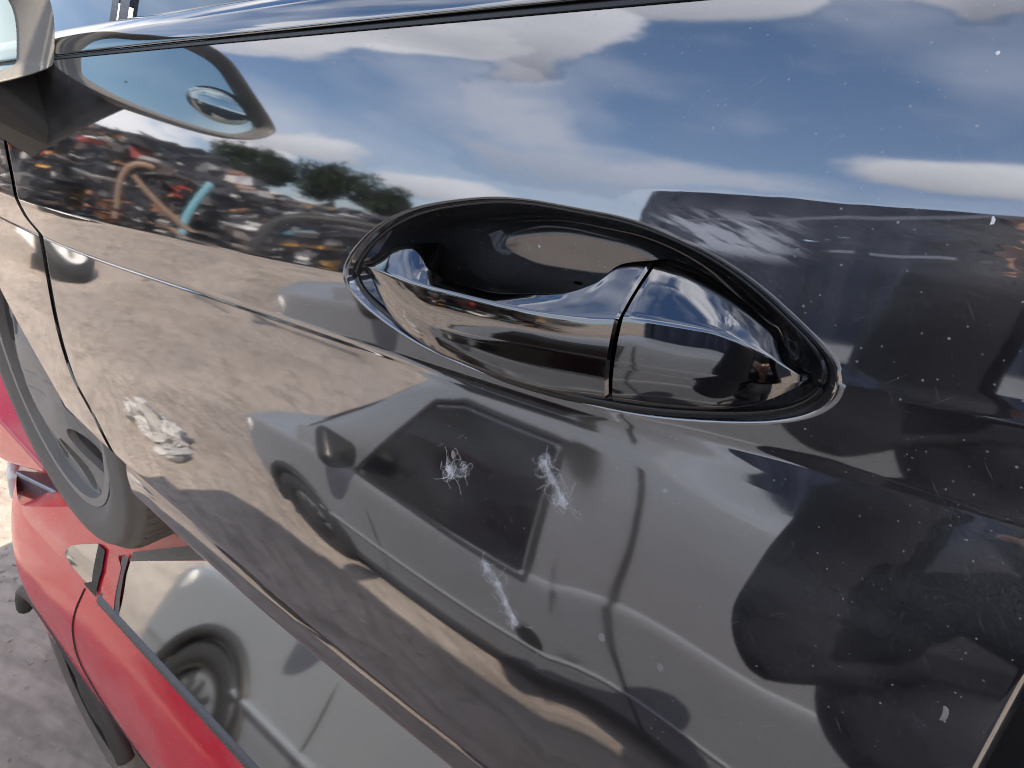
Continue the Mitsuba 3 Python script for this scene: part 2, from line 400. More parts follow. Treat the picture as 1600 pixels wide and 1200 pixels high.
# the hollow behind the handle, its rim running out under the panel
rr = np.unique(np.r_[np.linspace(0.02, .7, 24), np.linspace(.7, 1.03, 90), np.linspace(1.03, 1.13, 40)])
aa = np.linspace(0, 2 * np.pi, 480, endpoint=False)
RR = rr[:, None] * hollow_r(aa)[None]
X = HC[0] + RR * np.cos(aa); Z = HC[1] + RR * np.sin(aa)
v, n = surf(X, Z)
v[..., 1] += .00004 * smooth01(1.055, 1.075, np.repeat(rr[:, None], len(aa), 1))
vv, nn = v.reshape(-1, 3), n.reshape(-1, 3)
f = grid_faces(len(rr), len(aa), True)
split = int(np.searchsorted(rr, 1.004)) * len(aa)
cup = f.max(1) <= split + len(aa) - 1
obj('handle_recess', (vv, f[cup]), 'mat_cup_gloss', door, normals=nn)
obj('recess_rim', (vv, f[~cup]), 'mat_black_paint', door, normals=nn)


# handle: grip and lock cap, both lofted from faceted cross-sections
def P(xs, *cols):
    return [PchipInterpolator(xs, c) for c in cols]


fy, fz = P([-.360, -.345, -.3174, -.2707, -.2045, -.168, -.1585, -.1267, -.1034, -.0930, -.0905], [-.001, -.0055, -.010, -.015, -.018, -.0183, -.0183, -.0165, -.0125, -.0060, 0.0005],
           [-.1085, -.1076, -.1075, -.1063, -.1044, -.0995, -.0965, -.0955, -.1018, -.1095, -.1126])
my, mz = P([-.360, -.34, -.31, -.2782, -.2052, -.1679, -.1504, -.1141, -.0930, -.0905], [-.000, -.0054, -.0124, -.0168, -.0202, -.0206, -.0205, -.0170, -.0068, .0005], [-.1095, -.118, -.1250, -.1275, -.1215, -.1185, -.1172, -.1140, -.1128, -.1130])
by, bz = P([-.360, -.3370, -.306, -.280, -.2190, -.1690, -.1265, -.1020, -.0930, -.0905], [.001, -.0048, -.0112, -.0150, -.0186, -.0190, -.0168, -.0122, -.0044, .001], [-.1105, -.1335, -.1425, -.1452, -.1445, -.1392, -.1315, -.1222, -.1155, -.1134])
ty, tz, tw = P([-.360, -.354, -.3445, -.333, -.3191, -.311, -.303, -.2808, -.2504, -.2237, -.2004, -.1861, -.1801, -.1668, -.162], [.003, .006, .0042, .003, .003, .002, -.0005, -.0052, -.0076, -.0089, -.009, -.0042, .0017, .0037, .004],
               [-.1078, -.1035, -.0987, -.0940, -.0916, -.0945, -.0996, -.1042, -.1039, -.1002, -.0955, -.0886, -.0820, -.0792, -.0785],
               [.004, .010, .020, .026, .026, .015, .004, .002, .002, .002, .002, .006, .014, .022, .024])
cy, cz, cw = P([-.1775, -.1668, -.1519, -.1362, -.1073, -.0967, -.0905], [.0037, .0037, .002, .0003, -.0025, -.0016, .002], [-.0790, -.0790, -.0802, -.0836, -.0960, -.1068, -.1120], [.024, .024, .02, .016, .009, .005, .002])


def bezier_corner(p, q, r, k, m):
    """Points from near q on the p side to near q on the r side."""
    a, b = q + (p - q) * k, q + (r - q) * k
    t = np.linspace(0, 1, m)[:, None]
    return (1 - t) ** 2 * a + 2 * t * (1 - t) * q + t ** 2 * b


def handle_ring(x, back):
    F, M, B = np.array([fy(x), fz(x)]), np.array([my(x), mz(x)]), np.array([by(x), bz(x)])
    Tt = np.array([back[0](x), back[1](x)])
    W = Tt + np.array([float(back[2](x)), -.004])
    K = np.array([max(Tt[0] + .002, by(x) + .008), min(bz(x) + .006, W[1] - .002)])
    pts = [Tt, F, M, B, K, W]
    size = np.array([.2, .13, .10, .22, .2, .2])
    out = []
    for i in range(6):
        p, q, r = pts[i - 1], pts[i], pts[(i + 1) % 6]
        out.append(bezier_corner(p, q, r, size[i], 9))
        a, b = q + (r - q) * size[i], r + (q - r) * size[(i + 1) % 6]
        s = np.linspace(0, 1, 8)[1:-1, None]
        # faces swell a little, like a moulded bar
        nrm = np.array([-(b - a)[1], (b - a)[0]]); L = np.linalg.norm(b - a) + 1e-9
        c = pts[0] * 0 + np.mean(pts, 0)
        if nrm @ ((a + b) / 2 - c) < 0: nrm = -nrm
        out.append(a + (b - a) * s + nrm / L * (4 * s * (1 - s)) * L * .025)
    o = np.vstack(out)
    return np.column_stack([np.full(len(o), x), o])


def lean_gap(rings, x0, amount):
    """The parting line leans: its foot lies further back than its top."""
    r = np.array(rings)
    w = np.exp(-((r[:, :1, 0] - x0) / .03) ** 2)
    r[..., 0] += w * amount(r[..., 1], r[..., 2])
    return r


def gap_lean(y, z):
    return np.interp(z, [-.142, -.120, -.0985, -.082], [-.0045, -.0025, .0, .0015])


xs = np.unique(np.r_[-.3602, -.3596, np.linspace(-.359, -.335, 26), np.linspace(-.335, -.295, 44), np.linspace(-.295, -.1665, 70)])
ends = np.r_[xs, -.1652]
rings = [handle_ring(x, (ty, tz, tw)) for x in ends]
rings[-1] = rings[-1] + (rings[-1].mean(0) - rings[-1]) * np.array([0, .06, .06])
obj('handle_grip', loft(lean_gap(rings, -.1652, gap_lean)), 'mat_handle_gloss', door, smooth=28)
xs = np.unique(np.r_[np.linspace(-.1625, -.10, 50), np.linspace(-.10, -.0908, 30)])
rings = [handle_ring(-.1632, (cy, cz, cw))] + [handle_ring(x, (cy, cz, cw)) for x in xs]
rings[0] = rings[0] + (rings[0].mean(0) - rings[0]) * np.array([0, .06, .06])
obj('handle_cap', loft(lean_gap(rings, -.1632, gap_lean)), 'mat_handle_gloss', door, smooth=28)
labels[door + '__handle_cap'] = {'label': 'plain pointed cap over the lock at the rear of the handle'}

# thin black gasket lying in the rim of the hollow
ga = np.linspace(0, 2 * np.pi, 241)
gr = (.985 + .010 * np.clip(-np.sin(ga) - .0 * np.cos(ga), 0, 1)) * hollow_r(ga)
gxx, gzz = HC[0] + gr * np.cos(ga), HC[1] + gr * np.sin(ga)
gp = np.column_stack([gxx, side(gxx, gzz) - .0012, gzz])
obj('handle_gasket', sweep(gp, .0010 + .0034 * np.clip(-np.sin(ga) + .1, 0, 1), 14), 'mat_gasket', door, smooth=True)

# fender ahead of the door, wheel-arch lip as its lower front edge
ARCH_X = PchipInterpolator([-.53, -.515, -.485, -.41, -.345, -.28, -.2, -.1, .06], [-.95, -.955, -1.08, -1.175, -1.29, -1.42, -1.55, -1.62, -1.65])
v, n, X, Z = panel_sheet(ARCH_X, lambda z: SHUT_X(z) - .006, -.50, .0, 90, depth=0)
bad = (X[:, -1] - X[:, 0] < .004)
keep = np.repeat(~(bad[:-1] | bad[1:])[:, None], X.shape[1] - 1, 1)
obj('fender', (v.reshape(-1, 3), grid_faces(v.shape[0], v.shape[1], keep=keep)), 'mat_black_paint', black, normals=n.reshape(-1, 3))
# rear door beyond the rear shut line
v, n, X, Z = panel_sheet(lambda z: REAR_X(z) + .003, lambda z: REAR_X(z) * 0 + .75, -.468, .0185, 90)
obj('rear_door', (v.reshape(-1, 3), grid_faces(*v.shape[:2])), 'mat_black_paint', black, normals=n.reshape(-1, 3))


# dark seals in the shut lines
def seal_strip(xc, zlo, zhi, w=.03, depth=.011):
    z = np.linspace(zhi, zlo, 120)
    x = np.asarray(xc(z))
    xx = np.stack([x - w / 2, x, x + w / 2], 1)
    zz = np.repeat(z[:, None], 3, 1)
    p = np.stack([xx, side(xx, zz, False) + depth, zz], -1)
    q = p + np.array([0, .006, 0])
    return cat_([(p.reshape(-1, 3), grid_faces(120, 3)), (q.reshape(-1, 3), grid_faces(120, 3)[:, ::-1])])


obj('door_seal', seal_strip(SHUT_X, -.5, .01, .03, .0035), 'mat_rubber', black)
obj('door_seal', seal_strip(REAR_X, -.478, .01), 'mat_rubber', black)


# sill below the doors
def extrude_profile(prof, x0, x1, nx=40, bend=True):
    x = np.linspace(x0, x1, nx)
    prof = np.asarray(prof)
    p = np.stack([np.repeat(x[:, None], len(prof), 1), prof[None, :, 0] + (0.05 * (x[:, None] + .45) ** 2 if bend else 0), np.repeat(prof[None, :, 1], nx, 0)], -1)
    return (p.reshape(-1, 3), grid_faces(nx, len(prof)))


yb = float(np.interp(-.443, ZT, Y_REAR))
sill = [(yb + .0115, -.444), (yb + .0085, -.456), (yb + .0075, -.468), (yb + .008, -.485), (yb + .012, -.497), (yb + .018, -.508), (yb + .03, -.516), (yb + .06, -.52), (yb + .30, -.52)]
s_ = PchipInterpolator(np.arange(len(sill)), np.array(sill))(np.linspace(0, len(sill) - 1, 60))
obj('sill', extrude_profile(s_, -.92, .75, 60), 'mat_black_paint', black, smooth=True)

# waist: rubber seam, glossy trim, side glass, pillars
yw = float(np.interp(.0185, ZT, Y_REAR))
seam = [(yw + .010, .0150), (yw + .002, .0178), (yw + .0005, .0195), (yw + .0012, .0212), (yw + .010, .0235)]
obj('waist_seal', extrude_profile(seam, -1.13, .75, 60), 'mat_rubber', black, smooth=50)
tr = [(yw + .012, .0222), (yw + .0025, .0232), (yw + .0022, .0246), (yw + .0045, .031), (yw + .009, .038), (yw + .017, .0445), (yw + .026, .0475), (yw + .034, .0482), (yw + .036, .044)]
t_ = PchipInterpolator(np.arange(len(tr)), np.array(tr))(np.linspace(0, len(tr) - 1, 50))
obj('waist_trim', extrude_profile(t_, -1.13, .75, 60), 'mat_black_clean', black, smooth=True)
gy0 = yw + .033
obj('side_window', extrude_profile([(gy0, .042), (gy0 + .035, .13), (gy0 + .085, .24), (gy0 + .15, .36)], -.745, .60, 30), 'mat_window', black, smooth=True)
obj('side_window', extrude_profile([(gy0, .042), (gy0 + .035, .13), (gy0 + .085, .24)], -1.02, -.79, 10), 'mat_window', black, smooth=True)
for x0, x1, m in ((-.79, -.772, 'mat_trim_grey'), (-.768, -.745, 'mat_trim_grey')):
    obj('window_pillar', extrude_profile([(gy0 + .01, .042), (gy0 - .004, .042), (gy0 + .031, .13), (gy0 + .081, .24), (gy0 + .146, .36)], x0, x1, 6), m, black, smooth=20)

# the rest of the body: bonnet, roof and far side, so that the car throws its shadow
st = np.array([(-2.15, .25, -.34, -.12), (-2.05, .12, -.42, -.03), (-1.7, .06, -.48, .03), (-1.15, .05, -.50, .07), (0.0, .05, -.5, .10), (1.6, .05, -.5, .12), (2.0, .09, -.45, .11), (2.2, .25, -.35, .0)])
rings = []
for x, yi, zb, zt in st:
    w = 1.74 - 2 * yi
    sec = [(0, zb + .04), (0, zt - .11), (.03, zt - .04), (.12, zt), (.5, zt + .03), (w - .5, zt + .03), (w - .12, zt), (w - .03, zt - .04), (w, zt - .11), (w, zb + .04), (w - .1, zb), (.1, zb)]
    rings.append([(x, yi + a, b) for a, b in sec])
rings = np.array(rings)
# hide the near side of the shell behind the sculpted panels
rings[..., 1] = np.where((rings[..., 0] > -1.6) & (rings[..., 1] < .075), .075, rings[..., 1])
rings[..., 2] = np.where((rings[..., 0] > -1.6) & (rings[..., 1] < .18) & (rings[..., 2] > -.05), np.minimum(rings[..., 2], -.01), rings[..., 2])
obj('body_shell', loft(rings), 'mat_black_clean', black, smooth=40)
cab = []
for x, lo, hi, yi in [(-1.05, .09, .10, .16), (-.55, .1, .40, .17), (-.2, .1, .47, .18), (.7, .1, .48, .18), (1.3, .1, .42, .18), (1.75, .1, .13, .16)]:
    cab.append([(x, yi, lo), (x, yi + .06, hi - .03), (x, yi + .12, hi), (x, .87, hi + .03), (x, 1.62 - yi, hi), (x, 1.68 - yi, hi - .03), (x, 1.74 - yi, lo)])
obj('roof', loft(cab), 'mat_black_clean', black, smooth=40)


# wheels
def tyre_mesh(c, r, w, rim_r, tread=True, seg=96):
    """Axis along y, outer face at c[1]."""
    prof = [(rim_r, .012), (rim_r + .012, .004), (rim_r + .35 * (r - rim_r), -.004), (rim_r + .7 * (r - rim_r), .0), (r - .018, .012), (r - .006, .024), (r - .001, .04), (r, w / 2), (r - .001, w - .04), (r - .006, w - .024), (r - .018, w - .012), (rim_r + .5 * (r - rim_r), w), (rim_r, w - .012)]
    pr = PchipInterpolator(np.arange(len(prof)), np.array(prof))(np.linspace(0, len(prof) - 1, 60))
    a = np.linspace(0, 2 * np.pi, seg * 4, endpoint=False)
    rad = np.repeat(pr[None, :, 0], len(a), 0); yy = np.repeat(pr[None, :, 1], len(a), 0)
    if tread:
        on = smooth01(.022, .035, yy) * (1 - smooth01(w - .035, w - .022, yy)) * (rad > r - .012)
        k = (np.floor(a / (2 * np.pi) * seg * 4) % 5 < 2)[:, None]
        rad = rad - .010 * on * k
        for g in (.3, .5, .7):
            rad = rad - .007 * on * np.exp(-((yy - w * g) / .004) ** 2)
    p = np.stack([c[0] + rad * np.cos(a)[:, None], c[1] + yy, c[2] + rad * np.sin(a)[:, None]], -1)
    f = np.vstack([grid_faces(len(a), 60), grid_faces(2, 60) * 0]) if False else grid_faces(len(a), 60)
    last = np.stack([np.arange(59) + (len(a) - 1) * 60, np.arange(59) + 1 + (len(a) - 1) * 60, np.arange(59) + 1, np.arange(59)], 1)
    f = np.vstack([f, last[:, [0, 1, 2]], last[:, [0, 2, 3]]])
    t = trimesh.Trimesh(p.reshape(-1, 3), f, process=False)
    t.fix_normals()
    return t


def rim_mesh(c, r, holes=8, dish=.015, hole=(.54, .19)):
    """A steel or plastic wheel disc with a ring of openings, axis y, outer face near c[1]."""
    import shapely
    disc = shapely.Point(0, 0).buffer(r, 48)
    for k in range(holes):
        a = 2 * np.pi * k / holes
        h = shapely.affinity.rotate(shapely.affinity.scale(shapely.Point(0, 0).buffer(1, 12), hole[1] * r * 1.3, hole[1] * r * .75), 0)
        h = shapely.affinity.translate(shapely.affinity.rotate(h, 0), hole[0] * r * 1.25, 0)
        disc = disc.difference(shapely.affinity.rotate(h, np.degrees(a), origin=(0, 0)))
    t = trimesh.creation.extrude_polygon(disc, .012, engine='earcut')
    v = t.vertices.copy()
    t = t.subdivide_to_size(r / 5)
    v = t.vertices.copy()
    rad = np.hypot(v[:, 0], v[:, 1]) / r
    off = dish * (np.sin(np.clip(rad, 0, 1) * np.pi * 1.5 + .4))
    t.vertices = np.column_stack([c[0] + v[:, 0], c[1] + .012 - v[:, 2] - off - .004, c[2] + v[:, 1]])
    t.fix_normals()
    return t


def ring_y(c, r0, r1, w, seg=48):
    a = np.linspace(0, 2 * np.pi, seg, endpoint=False)
    prof = [(r0, 0), (r1, 0), (r1, w), (r0, w)]
    return loft([[(c[0] + q * np.cos(t), c[1] + b, c[2] + q * np.sin(t)) for q, b in prof] for t in np.r_[a, 0]], cap=False)


def wheel(parent, c, r, w, rim_r, rim_mat, tyre_mat='mat_tyre', name='wheel', tread=True, holes=8, nuts=False, mirror=False, seg=96):
    k = f'{parent}__{name}'
    i = 1
    base = k
    while any(q.startswith(k + '__') for q in scene):
        k = f'{base}_{i:03d}'; i += 1
    ms = dict(tyre=tyre_mesh(c, r, w, rim_r, tread, seg), rim=cat_([rim_mesh((c[0], c[1] + .012, c[2]), rim_r, holes), ring_y((c[0], c[1] + .006, c[2]), rim_r - .012, rim_r + .004, w - .03)]))
    if nuts:
        ms['wheel_nuts'] = cat_([trimesh.creation.icosphere(2, .014).apply_translation((c[0] + .055 * math.cos(t), c[1] + .016, c[2] + .055 * math.sin(t))) for t in np.arange(5) * 2 * np.pi / 5] + [trimesh.creation.icosphere(2, .024).apply_translation((c[0], c[1] + .02, c[2]))])
    for q, m in ms.items():
        if mirror:
            m.vertices[:, 1] = 2 * c[1] - m.vertices[:, 1]
            m.invert()
        obj(q, m, {'tyre': tyre_mat, 'rim': rim_mat, 'wheel_nuts': 'mat_chrome'}[q], k, smooth=40)
    return k


wheel(black, (-1.385, .042, -.478), .325, .20, .225, 'mat_rim_metal', name='front_wheel', holes=9)
wheel(black, (1.30, .06, -.47), .325, .20, .215, 'mat_rim_metal', name='rear_wheel', holes=10, tread=False, seg=24)
wheel(black, (-1.37, 1.69, -.47), .325, .20, .215, 'mat_rim_metal', name='front_wheel', holes=10, tread=False, mirror=True, seg=24)
wheel(black, (1.30, 1.69, -.47), .325, .20, .215, 'mat_rim_metal', name='rear_wheel', holes=10, tread=False, mirror=True, seg=24)

# wing mirror: head, bezel, glass, small blind-spot glass, stalk
mk = black + '__wing_mirror'
OUT = np.array([(.012, .035), (.018, .088), (-.02, .112), (-.07, .122), (-.13, .122), (-.168, .112), (-.192, .094), (-.225, .064), (-.250, .038), (-.246, .022), (-.205, .004), (-.13, .000), (-.05, .006), (.0, .018)])
sp = CubicSpline(np.arange(len(OUT) + 1), np.vstack([OUT, OUT[:1]]), bc_type='periodic')
oc = sp(np.linspace(0, len(OUT), 97)[:-1]) * np.array([1.04, 1.0]) + np.array([.020, -.008])
mc = oc.mean(0)
MX = -.885


def mirror_ring(x, s, dy=0, dz=0):
    q = mc + (oc - mc) * s + np.array([dy, dz])
    return np.column_stack([np.full(len(q), x), q])


shell = [mirror_ring(MX - .012, .81, -.010, -.004), mirror_ring(MX + .004, .83, -.009, -.004), mirror_ring(MX + .012, .945), mirror_ring(MX + .012, .975), mirror_ring(MX + .004, .995), mirror_ring(MX - .02, 1.0), mirror_ring(MX - .06, .93, .005), mirror_ring(MX - .09, .75, .01), mirror_ring(MX - .105, .45, .015), mirror_ring(MX - .11, .1, .015)]
obj('housing', loft(shell, cap=False), 'mat_mirror_housing', mk, smooth=50)
g = mirror_ring(MX - .006, .84, -.010, -.004)
g[:, 0] += (g[:, 1] - mc[0]) * .05
import shapely
g2, gf = trimesh.creation.triangulate_polygon(shapely.Polygon(g[:, 1:]), engine='earcut')
gv = np.column_stack([MX - .006 + (g2[:, 0] - mc[0]) * .05, g2])
gm = trimesh.Trimesh(gv, gf, process=False)
if gm.face_normals[:, 0].mean() < 0: gm.invert()
obj('glass', gm, 'mat_mirror_glass', mk, smooth=False)
a = np.linspace(0, 2 * np.pi, 48, endpoint=False)
bs = []
for s in np.linspace(0, 1, 12):
    bs.append([(MX - .003 + .006 * math.sqrt(max(0, 1 - s * s)) - .009, -.168 + .046 * s * math.cos(t), .036 + .023 * s * math.sin(t)) for t in a])
bm = loft(np.array(bs[1:]), cap=True)
bm.vertices[:, 0] += (bm.vertices[:, 1] - mc[0]) * .05 + .006
obj('blind_spot_glass', bm, 'mat_mirror_glass', mk, smooth=60)
obj('stalk', hull([((-.93, -.02, .02), .018), ((-.97, .02, .0), .03), ((-.99, .03, -.075), .012), ((-.93, .03, -.06), .012), ((-.90, -.05, .025), .012), ((-.95, -.09, .03), .014)]), 'mat_dusty_plastic', mk, smooth=40)

# ------------------------------------------------------------------ red car below
red = 'red_car'
labels[red] = {'label': 'red hatchback with dark window trim lying underneath the black car', 'category': 'car'}
RZ = np.array([-1.78, -1.62, -1.55, -1.45, -1.30, -1.22, -1.15, -1.08, -1.05, -1.02])
RY = np.array([.12, .09, .05, .03, .004, .000, .008, .026, .038, .052])
ry = PchipInterpolator(RZ, RY)
zz = np.linspace(-1.78, -1.012, 90)


def red_bulge(x):
    return .35 * np.clip((-x - 1.95) / .75, 0, 1) ** 2.2 + .1 * np.clip((x - .9) / .5, 0, 1) ** 2


def red_sheet(x0, x1, nx, zz, fy_, m, name, off=0.0, smooth=True):
    x = np.linspace(x0, x1, nx)
    p = np.stack([np.repeat(x[:, None], len(zz), 1), fy_(zz)[None] + red_bulge(x)[:, None] + off, np.repeat(zz[None], nx, 0)], -1)
    return obj(name, (p.reshape(-1, 3), grid_faces(nx, len(zz))), m, red, smooth=smooth)


red_sheet(-2.75, 1.5, 120, zz, ry, 'mat_red_paint', 'body_side')
uz = np.array([-1.02, -.985, -.90, -.80, -.72, -.69, -.665, -.65, -.64, -.635])
uy = np.array([.052, .060, .096, .142, .180, .196, .215, .24, .28, .36])
uyf = PchipInterpolator(uz, uy)
GLZ = np.linspace(-1.0, -.735, 30)
RFZ = PchipInterpolator(np.arange(4), [-.735, -.69, -.655, -.635])(np.linspace(0, 3, 30))
ROOFX0 = lambda z: -1.62 + (z + .9) * 0


def poly_on(pts, fy_, m, name, parent, off=0.0, dens=.02):
    """A flat-cut piece with the outline pts in (x, z) laid on the surface fy_(z), off metres proud of it."""
    import shapely
    pl = shapely.Polygon(pts).segmentize(dens)
    v2, f2 = trimesh.creation.triangulate_polygon(pl, engine='earcut')
    t = trimesh.Trimesh(np.column_stack([v2, np.zeros(len(v2))]), f2, process=False).subdivide_to_size(dens * 1.5)
    v = t.vertices
    p = np.column_stack([v[:, 0], fy_(v[:, 1]) + red_bulge(v[:, 0]) - off, v[:, 1]])
    e = trimesh.Trimesh(p, t.faces, process=False)
    if e.face_normals[:, 1].mean() > 0: e.invert()
    return obj(name, e, m, parent, smooth=True)


# cabin shell in paint with glass and trim proud of it
x = np.linspace(-2.05, 1.2, 110)
UZ = np.linspace(-1.02, -.64, 60)
top = np.interp(x, [-2.05, -1.75, -1.55, -1.35, -1.0, 1.2], [-1.00, -.90, -.82, -.75, -.66, -.635])
Zc = -1.02 + (np.linspace(0, 1, 60)[None] * (np.minimum(top, -.6405)[:, None] + 1.02))
p = np.stack([np.repeat(x[:, None], 60, 1), uyf(Zc) + red_bulge(x)[:, None], Zc], -1)
obj('cabin_side', (p.reshape(-1, 3), grid_faces(110, 60)), 'mat_red_paint', red, smooth=True)
roofp = []
for xi, tz_ in zip(x, top):
    y0 = float(uyf(min(tz_, -.6405))) + float(red_bulge(xi))
    roofp.append([(xi, y0 + (1.65 - 2 * y0) * s + y0 * 0, min(tz_, -.6405) + .05 * math.sin(math.pi * s)) for s in np.linspace(0, 1, 20)])
obj('roof', (np.array(roofp).reshape(-1, 3), grid_faces(110, 20)), 'mat_red_paint', red, smooth=True)
poly_on([(-1.716, -.983), (-1.683, -.959), (-1.629, -.937), (-1.558, -.910), (-1.52, -.908), (-1.525, -.985), (-1.555, -1.0), (-1.613, -1.006), (-1.682, -1.003), (-1.718, -.995)], uyf, 'mat_red_window', 'quarter_window', red, .003)
poly_on([(-1.550, -.907), (-1.515, -.907), (-1.51, -.95), (-1.53, -1.012), (-1.60, -1.012), (-1.55, -.985)], uyf, 'mat_rubber', 'quarter_window_seal', red, .005)
poly_on([(-1.405, -.887), (-1.41, -.915), (-1.40, -.992), (1.1, -.985), (1.1, -.765), (-1.03, -.765), (-1.13, -.782)], lambda z: .0575 + .455 * (z + .985), 'mat_red_window', 'side_window', red, .004)
poly_on([(-1.43, -.882), (-1.405, -.882), (-1.41, -.915), (-1.40, -.995), (-1.422, -.995), (-1.435, -.915)], uyf, 'mat_trim_grey', 'window_edge', red, .007)
poly_on([(-1.40, -.884), (-1.13, -.779), (-1.03, -.762), (1.1, -.762), (1.1, -.735), (-1.03, -.735), (-1.13, -.752), (-1.39, -.862)], uyf, 'mat_trim_grey', 'window_top_trim', red, .007)
prof = [(.062, -.990), (.053, -.990), (.046, -.994), (.042, -1.000), (.041, -1.007), (.045, -1.013), (.056, -1.014)]
b_ = PchipInterpolator(np.arange(7), np.array(prof))(np.linspace(0, 6, 30))
x = np.linspace(-1.50, 1.1, 50)
p = np.stack([np.repeat(x[:, None], 30, 1), b_[None, :, 0] + 0 * x[:, None], np.repeat(b_[None, :, 1], 50, 0)], -1)
obj('belt_trim', (p.reshape(-1, 3), grid_faces(50, 30)), 'mat_trim_grey', red, smooth=True)
poly_on([(-1.485, -.99), (-1.425, -.99), (-1.425, -.905), (-1.45, -.89), (-1.478, -.905)], uyf, 'mat_red_paint', 'pillar_pad', red, .008)
# door cut line
cut = np.array([(-1.601, -1.027), (-1.632, -1.093), (-1.646, -1.157), (-1.623, -1.233), (-1.55, -1.30), (-1.434, -1.36), (-1.3, -1.5)])
cz_ = CubicSpline(np.arange(7), cut)(np.linspace(0, 6, 60))
obj('door_gap', sweep(np.column_stack([cz_[:, 0], ry(cz_[:, 1]) - .0005, cz_[:, 1]]), .0025, 6), 'mat_rubber', red)
# wheel and black arch trim, tail lamp, open tailgate
wheel(red, (-1.98, .045, -1.62), .32, .2, .2, 'mat_rim_black', name='wheel', tread=True)
t = np.linspace(.2, 2.6, 50)
obj('arch_trim', sweep(np.column_stack([-1.98 + .36 * np.cos(t), np.full(50, .02), -1.62 + .36 * np.sin(t)]), .022, 10), 'mat_dusty_plastic', red)
obj('tail_lamp', hull([((-2.36, .107, -1.11), .018), ((-2.32, .107, -1.035), .016), ((-2.50, .17, -1.13), .03), ((-2.48, .17, -1.04), .03)]), 'mat_white_plastic', red)
obj('lamp_lens', hull([((-2.32, .117, -1.09), .014), ((-2.28, .117, -1.02), .012), ((-2.02, .137, -.985), .010), ((-2.14, .127, -1.045), .014), ((-2.10, .19, -1.0), .01)]), 'mat_lens', red)
tgv = [(-1.97, .125, -.892), (-2.15, .115, -.865), (-2.75, .09, -.70), (-2.75, .09, -1.02), (-2.3, .115, -.975)]
obj('tailgate', hull([(p, .012) for p in tgv] + [((p[0], p[1] + 1.3, p[2] + .06), .012) for p in tgv]), 'mat_red_paint', red)
obj('floor_pan', box((3.6, 1.4, .3), (-.6, .85, -1.5)), 'mat_rubber', red)

# ------------------------------------------------------------------ ground
gx = np.r_[np.linspace(-60, -6, 14), np.linspace(-5.5, 3, 40), np.linspace(4, 60, 14)]
GX, GY = np.meshgrid(np.r_[-900, gx, 900], np.r_[-900, gx, 900], indexing='ij')
gzv = GZ + .012 * (meshkit.fbm(np.stack([GX * 1.1, GY * 1.1, GX * 0], -1), 3, 4) - .5)
tag(obj('ground', (np.stack([GX, GY, gzv], -1).reshape(-1, 3), grid_faces(*GX.shape)[:, ::-1]), 'mat_ground', smooth=True), 'dusty tan dirt and concrete ground of the yard', kind='structure')


g_ = np.random.default_rng(5)
ico = trimesh.creation.icosphere(1, 1.0)
N_ = 2600
gpos = np.column_stack([g_.uniform(-7, -.5, N_), g_.normal(0, 1.0, N_) * .9 + .1, np.full(N_, GZ)])
gs = .004 + .012 * g_.uniform(0, 1, N_) ** 4
gv_ = (ico.vertices[None] * (gs[:, None, None] * g_.uniform(.6, 1.4, (N_, 1, 3))) * (1 + .25 * g_.normal(0, 1, (N_, len(ico.vertices), 1)).clip(-1, 1))) + gpos[:, None]
gf_ = (ico.faces[None] + (np.arange(N_) * len(ico.vertices))[:, None, None])
tag(obj('gravel', (gv_.reshape(-1, 3), gf_.reshape(-1, 3)), 'mat_stone', smooth=False), 'loose grey gravel and crumbs scattered on the dirt', 'gravel', kind='stuff')

